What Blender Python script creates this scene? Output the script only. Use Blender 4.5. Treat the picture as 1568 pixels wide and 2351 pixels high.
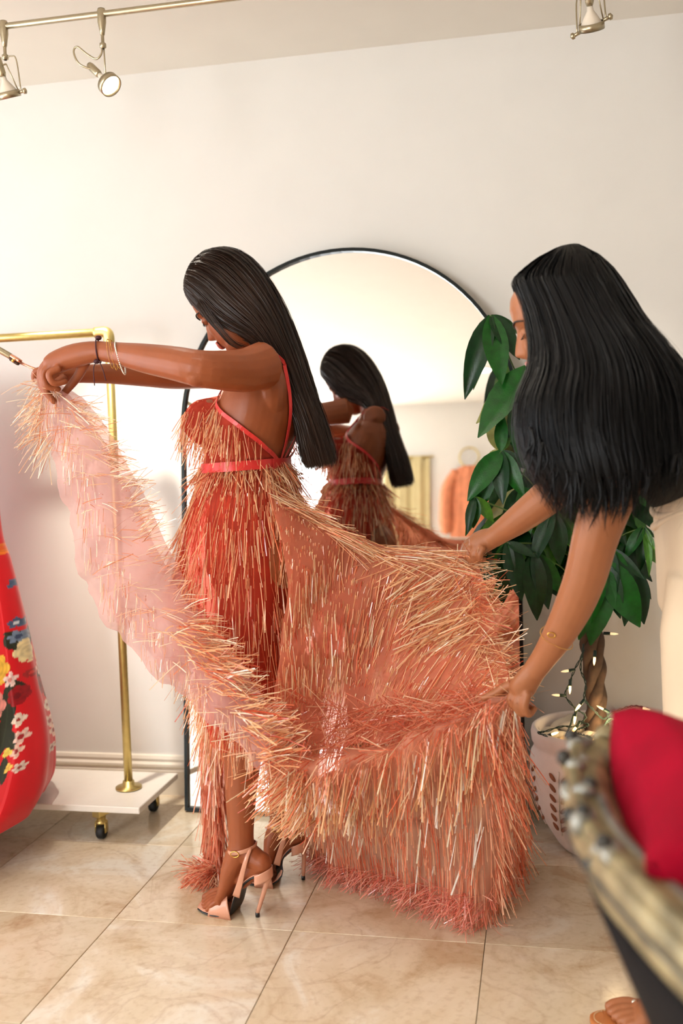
import bpy, math, random
import numpy as np
from mathutils import Vector, Matrix, Euler
from mathutils.bvhtree import BVHTree

random.seed(7)
rng = np.random.default_rng(7)
for o in list(bpy.data.objects):
    bpy.data.objects.remove(o)
SC = bpy.context.scene
COL = SC.collection
R = math.radians

# ------------------------------------------------------------------ camera
FPX, CX, CY, CAMH = 2285.0, 784.0, 1175.5, 1.19       # focal length in pixels of the 1568x2351 frame
YAW, PITCH, ROLL = R(11.4), R(-3.55), R(1.75)
_fw = np.array([-math.sin(YAW)*math.cos(PITCH), math.cos(YAW)*math.cos(PITCH), math.sin(PITCH)])
_r0 = np.array([math.cos(YAW), math.sin(YAW), 0.0]); _u0 = np.cross(_r0, _fw)
_rt = _r0*math.cos(ROLL) - _u0*math.sin(ROLL); _up = _u0*math.cos(ROLL) + _r0*math.sin(ROLL)
CAMP = np.array([0, 0, CAMH])
cam_data = bpy.data.cameras.new('camera')
cam = bpy.data.objects.new('camera', cam_data); COL.objects.link(cam)
cam_data.sensor_fit = 'VERTICAL'; cam_data.sensor_height = 36.0; cam_data.sensor_width = 24.0
cam_data.lens = 36.0*FPX/2351.0
cam.matrix_world = Matrix(((_rt[0], _up[0], -_fw[0], 0), (_rt[1], _up[1], -_fw[1], 0), (_rt[2], _up[2], -_fw[2], CAMH), (0, 0, 0, 1)))
cam_data.clip_start = 0.05
cam_data.dof.use_dof = True; cam_data.dof.focus_distance = 2.55; cam_data.dof.aperture_fstop = 2.2
SC.camera = cam

# ------------------------------------------------------------------ world, lights, exposure
SC.view_settings.view_transform = 'Standard'; SC.view_settings.look = 'None'
SC.view_settings.gamma = 1.0; SC.view_settings.use_curve_mapping = False
SC.view_settings.exposure = 0.2
SC.cycles.use_denoising = True
SC.cycles.max_bounces = 6; SC.cycles.diffuse_bounces = 3; SC.cycles.glossy_bounces = 3; SC.cycles.transmission_bounces = 4
SC.cycles.transparent_max_bounces = 8; SC.cycles.sample_clamp_indirect = 5.0
SC.cycles.use_adaptive_sampling = True; SC.cycles.adaptive_threshold = 0.08; SC.cycles.adaptive_min_samples = 12
SC.cycles.caustics_reflective = False; SC.cycles.caustics_refractive = False
world = bpy.data.worlds.new('world'); SC.world = world; world.use_nodes = True
world.node_tree.nodes['Background'].inputs['Color'].default_value = (0.86, 0.93, 1.0, 1)
world.node_tree.nodes['Background'].inputs['Strength'].default_value = 1.5

def area_light(name, loc, target, sx, sy, power, col):
    d = bpy.data.lights.new(name, 'AREA'); d.shape = 'RECTANGLE'; d.size = sx; d.size_y = sy
    d.energy = power; d.color = col
    o = bpy.data.objects.new(name, d); COL.objects.link(o); o.location = loc
    o.rotation_euler = (Vector(target) - Vector(loc)).to_track_quat('-Z', 'Y').to_euler()
    return o
def spot_light(name, loc, target, power, col, angle, blend=0.6, size=0.03):
    d = bpy.data.lights.new(name, 'SPOT'); d.energy = power; d.color = col
    d.spot_size = R(angle); d.spot_blend = blend; d.shadow_soft_size = size
    o = bpy.data.objects.new(name, d); COL.objects.link(o); o.location = loc
    o.rotation_euler = (Vector(target) - Vector(loc)).to_track_quat('-Z', 'Y').to_euler()
    return o
# room: x -3.2..2.6, y -2.4..3.252, ceiling 2.48; daylight from the shop windows in the left and the rear wall
XL, XR, YB, YW, ZC = -3.2, 2.6, -2.4, 3.252, 2.48
area_light('window_daylight', (XL + 0.06, 1.35, 1.2), (2.0, 1.2, 0.9), 2.7, 2.0, 52, (0.94, 0.98, 1.0))
area_light('rear_window_daylight', (-2.5, YB + 0.08, 1.25), (-1.9, 1.0, 1.2), 1.1, 2.0, 96, (0.94, 0.98, 1.0))
WARM = (1.0, 0.92, 0.78)

# ------------------------------------------------------------------ helpers
def ray(px, py):
    return _fw + _rt*((px - CX)/FPX) - _up*((py - CY)/FPX)
def P(px, py, Y=None, z=None):
    """world point seen in direction (px, py) at world depth Y or height z"""
    r = ray(px, py)
    t = Y/r[1] if Y is not None else (z - CAMH)/r[2]
    return CAMP + r*t
def nrm(v):
    v = np.asarray(v, float); return v/(np.linalg.norm(v) + 1e-12)
def srgb(r, g, b):
    f = lambda c: (c/255/12.92) if c/255 <= 0.04045 else ((c/255 + 0.055)/1.055)**2.4
    return (f(r), f(g), f(b), 1.0)

WM = {}
def link(o, parent=None, M=None):
    M = M or Matrix.Identity(4)
    COL.objects.link(o)
    if parent is not None:
        o.parent = parent; o.matrix_parent_inverse = WM[parent].inverted()
    o.matrix_basis = M; WM[o] = M
    return o
def tag(o, label=None, cat=None, group=None, kind=None):
    if label: o['label'] = label
    if cat: o['category'] = cat
    if group: o['group'] = group
    if kind: o['kind'] = kind
    return o
def thing(name, loc, label, cat, group=None, M=None):
    o = bpy.data.objects.new(name, None); o.empty_display_size = 0.05
    link(o, None, M or Matrix.Translation(Vector(loc)))
    return tag(o, label, cat, group)

class MB:
    """collects verts and faces; build() links them as ONE mesh object"""
    def __init__(s): s.v = []; s.f = []; s.n = 0
    def add(s, V, F):
        V = np.asarray(V, float).reshape(-1, 3); s.v.append(V)
        s.f += [tuple(i + s.n for i in f) for f in F]; s.n += len(V); return s
    def mesh(s, name, mat=None, smooth=True):
        me = bpy.data.meshes.new(name)
        V = np.concatenate(s.v) if s.v else np.zeros((0, 3))
        me.from_pydata(V.tolist(), [], s.f); me.update()
        if smooth: me.polygons.foreach_set('use_smooth', [True]*len(me.polygons))
        if mat: me.materials.append(mat)
        return me
    def build(s, name, mat, parent=None, smooth=True, M=None):
        return link(bpy.data.objects.new(name, s.mesh(name, mat, smooth)), parent, M)
    # shapes
    def box(s, c, size, Rm=None, bev=0.0):
        c = np.asarray(c, float); h = np.asarray(size, float)/2
        if bev <= 0:
            V = np.array([[x, y, z] for x in (-1, 1) for y in (-1, 1) for z in (-1, 1)], float)*h
            F = [(0, 1, 3, 2), (4, 6, 7, 5), (0, 4, 5, 1), (2, 3, 7, 6), (0, 2, 6, 4), (1, 5, 7, 3)]
        else:
            V = []; idx = {}
            for x in (-1, 1):
                for y in (-1, 1):
                    for z in (-1, 1):
                        for k in range(3):
                            p = np.array([x, y, z])*(h - bev); p[k] = (x, y, z)[k]*h[k]
                            idx[(x, y, z, k)] = len(V); V.append(p)
            F = []
            for k in range(3):
                a, b = [(1, 2), (2, 0), (0, 1)][k]
                for sg in (-1, 1):
                    q = []
                    for (u, w) in ((-1, -1), (1, -1), (1, 1), (-1, 1)):
                        t = [0, 0, 0]; t[k] = sg; t[a] = u; t[b] = w; q.append(idx[(*t, k)])
                    F.append(tuple(q) if sg > 0 else tuple(q[::-1]))
            for k in range(3):
                a, b = [(1, 2), (2, 0), (0, 1)][k]
                for u in (-1, 1):
                    for w in (-1, 1):
                        t0 = [0]*3; t1 = [0]*3; t0[k] = -1; t1[k] = 1
                        t0[a] = t1[a] = u; t0[b] = t1[b] = w
                        q = [idx[(*t0, a)], idx[(*t1, a)], idx[(*t1, b)], idx[(*t0, b)]]
                        F.append(tuple(q) if u*w < 0 else tuple(q[::-1]))
            for x in (-1, 1):
                for y in (-1, 1):
                    for z in (-1, 1):
                        q = [idx[(x, y, z, k)] for k in range(3)]
                        F.append(tuple(q) if x*y*z > 0 else tuple(q[::-1]))
            V = np.array(V)
        if Rm is not None: V = V @ np.asarray(Rm, float).T
        return s.add(V + c, F)
    def tube(s, pts, rad, n=8, caps=True, ref=None, sq=None, closed=False):
        """swept tube; rad: number, list, or list of (ra, rb); ra lies along ref"""
        pts = np.asarray(pts, float); m = len(pts)
        rad = [rad]*m if np.isscalar(rad) else list(rad)
        rad = [(q, q) if np.isscalar(q) else q for q in rad]
        if closed:
            T = np.array([nrm(pts[(i + 1) % m] - pts[i - 1]) for i in range(m)])
        else:
            T = np.array([nrm(pts[min(i + 1, m - 1)] - pts[max(i - 1, 0)]) for i in range(m)])
        a = np.array(ref, float) if ref is not None else (np.array([0, 0, 1.0]) if abs(T[0][2]) < 0.9 else np.array([1.0, 0, 0]))
        V = []
        for i in range(m):
            if ref is not None: a = np.array(ref, float)
            a = nrm(a - T[i]*np.dot(a, T[i])); b = np.cross(T[i], a)
            ra, rb = rad[i]
            for k in range(n):
                th = 2*math.pi*k/n; c, q = math.cos(th), math.sin(th)
                if sq:
                    g = (abs(c)**sq + abs(q)**sq)**(-1.0/sq); c *= g; q *= g
                V.append(pts[i] + a*ra*c + b*rb*q)
        F = []
        rng_ = range(m) if closed else range(m - 1)
        for i in rng_:
            j = (i + 1) % m
            for k in range(n):
                F.append((i*n + k, i*n + (k + 1) % n, j*n + (k + 1) % n, j*n + k))
        if caps and not closed:
            V.append(pts[0] - T[0]*min(rad[0])*0.5); V.append(pts[-1] + T[-1]*min(rad[-1])*0.5)
            A, B = len(V) - 2, len(V) - 1
            for k in range(n):
                F.append((A, (k + 1) % n, k)); F.append((B, (m - 1)*n + k, (m - 1)*n + (k + 1) % n))
        return s.add(V, F)
    def lathe(s, prof, c=(0, 0, 0), n=32, Rm=None, wob=None):
        V = []; F = []; m = len(prof)
        for (r, z) in prof:
            for k in range(n):
                t = 2*math.pi*k/n; V.append((r*math.cos(t), r*math.sin(t), z))
        for i in range(m - 1):
            for k in range(n):
                F.append((i*n + k, i*n + (k + 1) % n, (i + 1)*n + (k + 1) % n, (i + 1)*n + k))
        V = np.array(V)
        if Rm is not None: V = V @ np.asarray(Rm, float).T
        return s.add(V + np.asarray(c, float), F)
    def ell(s, c, rad, Rm=None, n=16, m=10):
        V = []; F = []
        rad = [rad]*3 if np.isscalar(rad) else rad
        for i in range(m + 1):
            ph = math.pi*i/m
            for k in range(n):
                t = 2*math.pi*k/n
                V.append((rad[0]*math.sin(ph)*math.cos(t), rad[1]*math.sin(ph)*math.sin(t), rad[2]*math.cos(ph)))
        for i in range(m):
            for k in range(n):
                F.append((i*n + k, (i + 1)*n + k, (i + 1)*n + (k + 1) % n, i*n + (k + 1) % n))
        V = np.array(V)
        if Rm is not None: V = V @ np.asarray(Rm, float).T
        return s.add(V + np.asarray(c, float), F)
    def grid(s, G, closed_u=False, thick=0.0):
        G = np.asarray(G, float); a, b = G.shape[:2]; F = []
        for i in range(a - 1):
            for j in range(b if closed_u else b - 1):
                jj = (j + 1) % b
                F.append((i*b + j, i*b + jj, (i + 1)*b + jj, (i + 1)*b + j))
        return s.add(G.reshape(-1, 3), F)
    def ringloft(s, rings, caps=True):
        rings = np.asarray(rings, float); m, n = rings.shape[:2]
        V = rings.reshape(-1, 3); F = []
        for i in range(m - 1):
            for k in range(n):
                F.append((i*n + k, i*n + (k + 1) % n, (i + 1)*n + (k + 1) % n, (i + 1)*n + k))
        if caps:
            V = np.vstack([V, rings[0].mean(0), rings[-1].mean(0)]); A = m*n
            for k in range(n):
                F.append((A, (k + 1) % n, k)); F.append((A + 1, (m - 1)*n + k, (m - 1)*n + (k + 1) % n))
        return s.add(V, F)

def rotz(a): return np.array([[math.cos(a), -math.sin(a), 0], [math.sin(a), math.cos(a), 0], [0, 0, 1]])
def frame(x, y, z): return np.array([x, y, z], float).T     # columns
def align(d, ref=(0, 0, 1)):
    """rotation whose z axis points along d"""
    d = nrm(d); ref = np.asarray(ref, float)
    if abs(np.dot(d, ref)) > 0.95: ref = np.array([1.0, 0, 0])
    x = nrm(np.cross(ref, d)); return frame(x, np.cross(d, x), d)
def crom(pts, n):
    """Catmull-Rom through pts along axis 0, n samples in all"""
    pts = np.asarray(pts, float); m = len(pts)
    ext = np.concatenate([[2*pts[0] - pts[1]], pts, [2*pts[-1] - pts[-2]]])
    out = []
    for t in np.linspace(0, m - 1, n):
        i = min(int(t), m - 2); f = t - i
        a, b, c, d = ext[i], ext[i + 1], ext[i + 2], ext[i + 3]
        out.append(0.5*(2*b + (c - a)*f + (2*a - 5*b + 4*c - d)*f*f + (3*b - a - 3*c + d)*f**3))
    return np.array(out)
def patch(ctrl, nu, nv):
    C = np.asarray(ctrl, float)
    C = crom(C, nv); C = np.swapaxes(crom(np.swapaxes(C, 0, 1), nu), 0, 1)
    return C
def setcol(me, cols, name='Col'):
    at = me.color_attributes.new(name, 'FLOAT_COLOR', 'POINT')
    c = np.ones((len(me.vertices), 4)); c[:, :cols.shape[1]] = cols
    at.data.foreach_set('color', c.ravel())
def remeshed(mb, voxel, smooth_it, name, mat):
    me = mb.mesh(name); o = bpy.data.objects.new(name, me); COL.objects.link(o)
    m = o.modifiers.new('r', 'REMESH'); m.mode = 'VOXEL'; m.voxel_size = voxel; m.use_smooth_shade = True
    if smooth_it:
        q = o.modifiers.new('s', 'SMOOTH'); q.factor = 0.5; q.iterations = smooth_it
    dg = bpy.context.evaluated_depsgraph_get()
    out = bpy.data.meshes.new_from_object(o.evaluated_get(dg)); out.name = name
    bpy.data.objects.remove(o); bpy.data.meshes.remove(me)
    out.materials.clear(); out.materials.append(mat)
    out.polygons.foreach_set('use_smooth', [True]*len(out.polygons))
    return out

# ------------------------------------------------------------------ materials
def nodes_of(name):
    m = bpy.data.materials.new(name); m.use_nodes = True
    return m, m.node_tree.nodes, m.node_tree.links, m.node_tree.nodes['Principled BSDF']
def mat(name, col, rough=0.5, metal=0.0, var=0.06, scale=30.0, bump=0.0, bscale=200.0, spec=None, sheen=0.0, sss=0.0, emit=None, coat=0.0, aniso=0.0):
    """procedural principled material: noise varies the colour, optional fine bump"""
    m, N, L, b = nodes_of(name)
    tc = N.new('ShaderNodeTexCoord'); nz = N.new('ShaderNodeTexNoise'); nz.inputs['Scale'].default_value = scale
    nz.inputs['Detail'].default_value = 4.0
    L.new(tc.outputs['Object'], nz.inputs['Vector'])
    rp = N.new('ShaderNodeValToRGB')
    c = np.array(col[:3]); lo = np.clip(c*(1 - var), 0, 1); hi = np.clip(c*(1 + var), 0, 1)
    rp.color_ramp.elements[0].position = 0.3; rp.color_ramp.elements[1].position = 0.7
    rp.color_ramp.elements[0].color = (*lo, 1); rp.color_ramp.elements[1].color = (*hi, 1)
    L.new(nz.outputs['Fac'], rp.inputs['Fac']); L.new(rp.outputs['Color'], b.inputs['Base Color'])
    b.inputs['Roughness'].default_value = rough; b.inputs['Metallic'].default_value = metal
    if spec is not None: b.inputs['Specular IOR Level'].default_value = spec
    if sheen: b.inputs['Sheen Weight'].default_value = sheen
    if coat: b.inputs['Coat Weight'].default_value = coat
    if aniso: b.inputs['Anisotropic'].default_value = aniso
    if sss:
        b.inputs['Subsurface Weight'].default_value = sss
        b.inputs['Subsurface Radius'].default_value = (0.012, 0.005, 0.003); b.inputs['Subsurface Scale'].default_value = 1.0
    if bump:
        n2 = N.new('ShaderNodeTexNoise'); n2.inputs['Scale'].default_value = bscale
        L.new(tc.outputs['Object'], n2.inputs['Vector'])
        bp = N.new('ShaderNodeBump'); bp.inputs['Strength'].default_value = bump; bp.inputs['Distance'].default_value = 0.002
        L.new(n2.outputs['Fac'], bp.inputs['Height']); L.new(bp.outputs['Normal'], b.inputs['Normal'])
    if emit:
        b.inputs['Emission Color'].default_value = emit[0]; b.inputs['Emission Strength'].default_value = emit[1]
    return m
def vcmat(name, rough=0.3, spec=0.5, translucent=0.0, sheen=0.0, bump=0.0):
    """colour taken from the mesh's own colour attribute (print, dyed strips)"""
    m, N, L, b = nodes_of(name)
    at = N.new('ShaderNodeVertexColor'); at.layer_name = 'Col'
    L.new(at.outputs['Color'], b.inputs['Base Color'])
    b.inputs['Roughness'].default_value = rough; b.inputs['Specular IOR Level'].default_value = spec
    if sheen: b.inputs['Sheen Weight'].default_value = sheen
    if translucent:
        tr = N.new('ShaderNodeBsdfTranslucent'); L.new(at.outputs['Color'], tr.inputs['Color'])
        mx = N.new('ShaderNodeMixShader'); mx.inputs['Fac'].default_value = translucent
        L.new(b.outputs['BSDF'], mx.inputs[1]); L.new(tr.outputs['BSDF'], mx.inputs[2])
        L.new(mx.outputs['Shader'], N['Material Output'].inputs['Surface'])
    return m
def tulle(name, col, alpha, translucent=0.45):
    """sheer net: part of the light passes straight through, part scatters both ways"""
    m, N, L, b = nodes_of(name); N.remove(b)
    tc = N.new('ShaderNodeTexCoord'); nz = N.new('ShaderNodeTexNoise'); nz.inputs['Scale'].default_value = 14.0
    L.new(tc.outputs['Object'], nz.inputs['Vector'])
    rp = N.new('ShaderNodeValToRGB'); c = np.array(col[:3])
    rp.color_ramp.elements[0].position = 0.3; rp.color_ramp.elements[1].position = 0.7
    rp.color_ramp.elements[0].color = (*np.clip(c*0.88, 0, 1), 1); rp.color_ramp.elements[1].color = (*np.clip(c*1.1, 0, 1), 1)
    L.new(nz.outputs['Fac'], rp.inputs['Fac'])
    df = N.new('ShaderNodeBsdfDiffuse'); tl = N.new('ShaderNodeBsdfTranslucent'); tp = N.new('ShaderNodeBsdfTransparent')
    tp.inputs['Color'].default_value = (*np.clip(c**0.35, 0, 1), 1)
    L.new(rp.outputs['Color'], df.inputs['Color']); L.new(rp.outputs['Color'], tl.inputs['Color'])
    m1 = N.new('ShaderNodeMixShader'); m1.inputs['Fac'].default_value = translucent
    L.new(df.outputs['BSDF'], m1.inputs[1]); L.new(tl.outputs['BSDF'], m1.inputs[2])
    m2 = N.new('ShaderNodeMixShader'); m2.inputs['Fac'].default_value = alpha
    L.new(tp.outputs['BSDF'], m2.inputs[1]); L.new(m1.outputs['Shader'], m2.inputs[2])
    L.new(m2.outputs['Shader'], N['Material Output'].inputs['Surface'])
    return m
def glass(name, col=(1, 1, 1, 1), rough=0.0):
    m, N, L, b = nodes_of(name)
    b.inputs['Base Color'].default_value = col; b.inputs['Transmission Weight'].default_value = 1.0
    b.inputs['Roughness'].default_value = rough; b.inputs['IOR'].default_value = 1.45
    return m
def marble(name):
    m, N, L, b = nodes_of(name)
    tc = N.new('ShaderNodeTexCoord'); oi = N.new('ShaderNodeObjectInfo')
    ad = N.new('ShaderNodeVectorMath'); ad.operation = 'ADD'
    sc = N.new('ShaderNodeVectorMath'); sc.operation = 'SCALE'; sc.inputs['Scale'].default_value = 40.0
    L.new(oi.outputs['Random'], sc.inputs[0]); L.new(tc.outputs['Object'], ad.inputs[0]); L.new(sc.outputs['Vector'], ad.inputs[1])
    n1 = N.new('ShaderNodeTexNoise'); n1.inputs['Scale'].default_value = 3.2; n1.inputs['Detail'].default_value = 8; n1.inputs['Roughness'].default_value = 0.6; n1.inputs['Distortion'].default_value = 1.2
    L.new(ad.outputs['Vector'], n1.inputs['Vector'])
    rp = N.new('ShaderNodeValToRGB'); el = rp.color_ramp.elements
    el[0].position = 0.34; el[0].color = srgb(204, 176, 142); el[1].position = 0.66; el[1].color = srgb(242, 233, 217)
    e = el.new(0.45); e.color = srgb(224, 204, 174); e = el.new(0.56); e.color = srgb(232, 214, 188)
    L.new(n1.outputs['Fac'], rp.inputs['Fac'])
    n2 = N.new('ShaderNodeTexNoise'); n2.inputs['Scale'].default_value = 2.0; n2.inputs['Detail'].default_value = 12; n2.inputs['Distortion'].default_value = 1.2
    L.new(ad.outputs['Vector'], n2.inputs['Vector'])
    r2 = N.new('ShaderNodeValToRGB'); q = r2.color_ramp.elements
    q[0].position = 0.485; q[0].color = (0, 0, 0, 1); q[1].position = 0.515; q[1].color = (0, 0, 0, 1)
    e = q.new(0.5); e.color = (1, 1, 1, 1)
    L.new(n2.outputs['Fac'], r2.inputs['Fac'])
    mt = N.new('ShaderNodeMath'); mt.operation = 'MULTIPLY'; mt.inputs[1].default_value = 0.22; L.new(r2.outputs['Color'], mt.inputs[0])
    mx = N.new('ShaderNodeMix'); mx.data_type = 'RGBA'; mx.inputs['B'].default_value = srgb(168, 124, 84)
    L.new(mt.outputs['Value'], mx.inputs['Factor']); L.new(rp.outputs['Color'], mx.inputs['A'])
    n3 = N.new('ShaderNodeTexNoise'); n3.inputs['Scale'].default_value = 60; n3.inputs['Detail'].default_value = 6
    L.new(ad.outputs['Vector'], n3.inputs['Vector'])
    r3 = N.new('ShaderNodeValToRGB'); q = r3.color_ramp.elements
    q[0].position = 0.30; q[0].color = (0.82, 0.76, 0.70, 1); q[1].position = 0.5; q[1].color = (1, 1, 1, 1)
    L.new(n3.outputs['Fac'], r3.inputs['Fac'])
    m3 = N.new('ShaderNodeMix'); m3.data_type = 'RGBA'; m3.blend_type = 'MULTIPLY'; m3.inputs['Factor'].default_value = 0.6
    L.new(mx.outputs['Result'], m3.inputs['A']); L.new(r3.outputs['Color'], m3.inputs['B'])
    hv = N.new('ShaderNodeHueSaturation'); mr = N.new('ShaderNodeMapRange'); mr.inputs['To Min'].default_value = 0.9; mr.inputs['To Max'].default_value = 1.08
    L.new(oi.outputs['Random'], mr.inputs['Value']); L.new(mr.outputs['Result'], hv.inputs['Value']); L.new(m3.outputs['Result'], hv.inputs['Color'])
    L.new(hv.outputs['Color'], b.inputs['Base Color'])
    mr2 = N.new('ShaderNodeMapRange'); mr2.inputs['To Min'].default_value = 0.10; mr2.inputs['To Max'].default_value = 0.26
    L.new(n1.outputs['Fac'], mr2.inputs['Value']); L.new(mr2.outputs['Result'], b.inputs['Roughness'])
    return m

M = {}
M['wall'] = mat('wall_paint', srgb(236, 231, 225), 0.75, var=0.012, scale=6, bump=0.06, bscale=350)
M['ceil'] = mat('ceiling_paint', srgb(244, 237, 226), 0.85, var=0.012, scale=6, bump=0.06, bscale=250)
M['trim'] = mat('trim_paint', srgb(240, 230, 214), 0.45, var=0.015)
M['marble'] = marble('polished_marble')
M['grout'] = mat('grout', srgb(172, 138, 104), 0.8, var=0.1)
M['black'] = mat('black_metal', srgb(18, 24, 24), 0.35, 0.6, var=0.1)
M['brass'] = mat('brushed_brass', srgb(204, 182, 116), 0.32, 0.9, var=0.06, scale=60)
M['nickel'] = mat('satin_nickel', srgb(178, 166, 140), 0.32, 0.95, var=0.06, scale=60)
M['whitebd'] = mat('white_laminate', srgb(236, 228, 218), 0.35, var=0.015)
M['rubber'] = mat('black_rubber', srgb(20, 20, 20), 0.6, var=0.1)
M['skin1'] = mat('tan_skin', srgb(150, 79, 44), 0.42, var=0.06, scale=18, bump=0.08, bscale=420, spec=0.4)
M['skin2'] = mat('light_tan_skin', srgb(164, 102, 66), 0.45, var=0.05, scale=18, bump=0.08, bscale=420, spec=0.4)
M['lip'] = mat('pink_lips', srgb(222, 128, 118), 0.3, var=0.06)
M['brow'] = mat('dark_brow', srgb(40, 26, 20), 0.7, var=0.1)
M['nail'] = mat('pale_nail', srgb(224, 176, 156), 0.2, var=0.03)
M['hair1'] = mat('dark_brown_hair', srgb(48, 31, 22), 0.38, var=0.3, scale=8, spec=0.35)
M['hair2'] = mat('black_hair', srgb(9, 8, 9), 0.42, var=0.3, scale=8, spec=0.18)
M['red_satin'] = mat('red_satin', srgb(226, 50, 46), 0.35, var=0.05, sheen=0.2)
M['tulle'] = tulle('coral_tulle', srgb(240, 104, 84), 0.50, 0.5)
M['tulle_dense'] = tulle('dense_coral_tulle', srgb(255, 160, 130), 0.86, 0.55)
M['tulle_mid'] = tulle('light_coral_tulle', srgb(255, 190, 164), 0.78, 0.6)
M['tulle_backlit'] = tulle('backlit_coral_tulle', srgb(246, 208, 202), 0.62, 0.6)  # lighter copy of the coral tulle; wall glow is put into its colour
M['fringe'] = vcmat('coral_film_strips', 0.2, 1.0, 0.25)
M['nude'] = mat('nude_patent_leather', srgb(214, 152, 124), 0.25, var=0.04, coat=0.3)
M['sole'] = mat('black_sole', srgb(18, 17, 19), 0.35, var=0.1)
M['gold'] = mat('gold', srgb(214, 168, 84), 0.22, 1.0, var=0.05, scale=80)
M['diamond'] = mat('white_stones', srgb(226, 222, 208), 0.12, 0.6, var=0.2, scale=300)
M['cord'] = mat('burgundy_cord', srgb(62, 18, 30), 0.7, var=0.15)
M['rose'] = mat('rose_gold', srgb(214, 146, 116), 0.25, 0.85, var=0.06)
M['leaf'] = mat('glossy_leaf', srgb(16, 80, 18), 0.32, spec=0.35, var=0.3, scale=9, bump=0.25, bscale=60)
M['leaf2'] = mat('dark_glossy_leaf', srgb(8, 50, 18), 0.3, spec=0.35, var=0.3, scale=9, bump=0.25, bscale=60)
M['leaf3'] = mat('young_leaf', srgb(70, 126, 30), 0.32, var=0.3, scale=9, bump=0.25, bscale=60)
M['leaf4'] = mat('pale_leaf_underside', srgb(150, 148, 80), 0.45, var=0.2, scale=9, bump=0.25, bscale=60)
M['vein'] = mat('leaf_vein', srgb(86, 128, 62), 0.4, var=0.1)
M['bark'] = mat('bark', srgb(84, 64, 50), 0.85, var=0.4, scale=28, bump=0.8, bscale=45)
M['stem'] = mat('green_stem', srgb(84, 110, 46), 0.5, var=0.15)
M['pot'] = mat('pale_clay', srgb(247, 234, 227), 0.8, var=0.08, scale=9, bump=0.35, bscale=70)
M['clay_dark'] = mat('terracotta_recess', srgb(150, 96, 68), 0.9, var=0.12)
M['soil'] = mat('soil', srgb(60, 44, 34), 0.95, var=0.4, scale=60, bump=1.0, bscale=80)
M['pebble'] = mat('white_pebble', srgb(226, 214, 192), 0.5, var=0.05, scale=10)
M['wire'] = mat('dark_green_wire', srgb(16, 46, 36), 0.5, var=0.15)
M['bulb'] = mat('lit_mini_bulb', srgb(255, 226, 170), 0.2, emit=(srgb(255, 196, 110), 9.0))
M['bulb_clear'] = mat('clear_mini_bulb', srgb(238, 226, 204), 0.12, emit=(srgb(255, 214, 150), 0.8))
M['velvet'] = mat('crimson_velvet', srgb(158, 0, 36), 0.7, var=0.12, scale=14, bump=0.15, bscale=300, spec=0.12)
M['antique'] = mat('antique_silver_gold', srgb(146, 132, 98), 0.40, 0.45, var=0.55, scale=22, bump=0.3, bscale=60)
M['antique_silver'] = mat('antique_silver', srgb(140, 138, 130), 0.4, 0.6, var=0.5, scale=40, bump=0.3, bscale=60)
M['antique_dark'] = mat('dark_recess_metal', srgb(60, 58, 54), 0.5, 0.4, var=0.3, scale=40)  # darker metal for the carved hollows and the inner groove
M['charcoal'] = mat('charcoal_upholstery', srgb(34, 31, 31), 0.9, var=0.15, scale=60, spec=0.1, bump=0.2, bscale=400)
M['olive'] = mat('olive_piping', srgb(88, 80, 48), 0.6, var=0.12)
M['inner'] = mat('dark_brown_upholstery', srgb(74, 44, 28), 0.8, var=0.15)
M['ivory'] = mat('ivory_trousers', srgb(232, 208, 178), 0.8, var=0.03, scale=10, bump=0.15, bscale=350)
M['blacktop'] = mat('black_top', srgb(16, 14, 15), 0.85, var=0.2)
M['tanleather'] = mat('tan_leather', srgb(192, 116, 62), 0.5, var=0.1)
M['stitch'] = mat('cream_stitching', srgb(232, 206, 160), 0.7)
M['glow'] = mat('lit_lamp', srgb(255, 240, 214), 0.3, emit=(srgb(255, 226, 180), 14.0))
M['lampglass'] = mat('frosted_reflector', srgb(236, 222, 204), 0.25, var=0.04)
M['downlight'] = mat('lit_downlight', srgb(255, 246, 230), 0.3, emit=(srgb(255, 240, 216), 10.0))
M['beige'] = mat('beige_cloth', srgb(206, 188, 142), 0.85, var=0.06, scale=8)
M['coralcloth'] = mat('coral_cloth', srgb(226, 140, 102), 0.8, var=0.15, scale=20)
M['print'] = vcmat('floral_print_satin', 0.45, 0.4, 0.0, sheen=0.15)
M['pane'] = glass('window_glass')
m_, N_, L_, b_ = nodes_of('mirror_silver')
b_.inputs['Base Color'].default_value = (0.93, 0.93, 0.92, 1); b_.inputs['Metallic'].default_value = 1.0; b_.inputs['Roughness'].default_value = 0.0
M['mirror'] = m_

# ================================================================== THE SETTING
# floor slab and individual marble tiles
fl = MB(); fl.box(((XL + XR)/2, (YB + YW)/2, -0.058), (XR - XL, YW - YB, 0.10))
floor = tag(fl.build('floor', M['grout'], smooth=False), 'polished cream marble tile floor of the shop', kind='structure')
TS = 0.4745; TX0, TY0 = -0.152, 2.331
def tile_cells():
    i0 = math.floor((XL - TX0)/TS); i1 = math.ceil((XR - TX0)/TS)
    j0 = math.floor((YB - TY0)/TS); j1 = math.ceil((YW - TY0)/TS)
    for i in range(i0, i1):
        for j in range(j0, j1):
            x0, x1 = max(XL, TX0 + i*TS), min(XR, TX0 + (i + 1)*TS)
            y0, y1 = max(YB, TY0 + j*TS), min(YW, TY0 + (j + 1)*TS)
            if x1 - x0 > 0.02 and y1 - y0 > 0.02: yield x0, x1, y0, y1
tile_mesh = {}; rest = MB()
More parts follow.
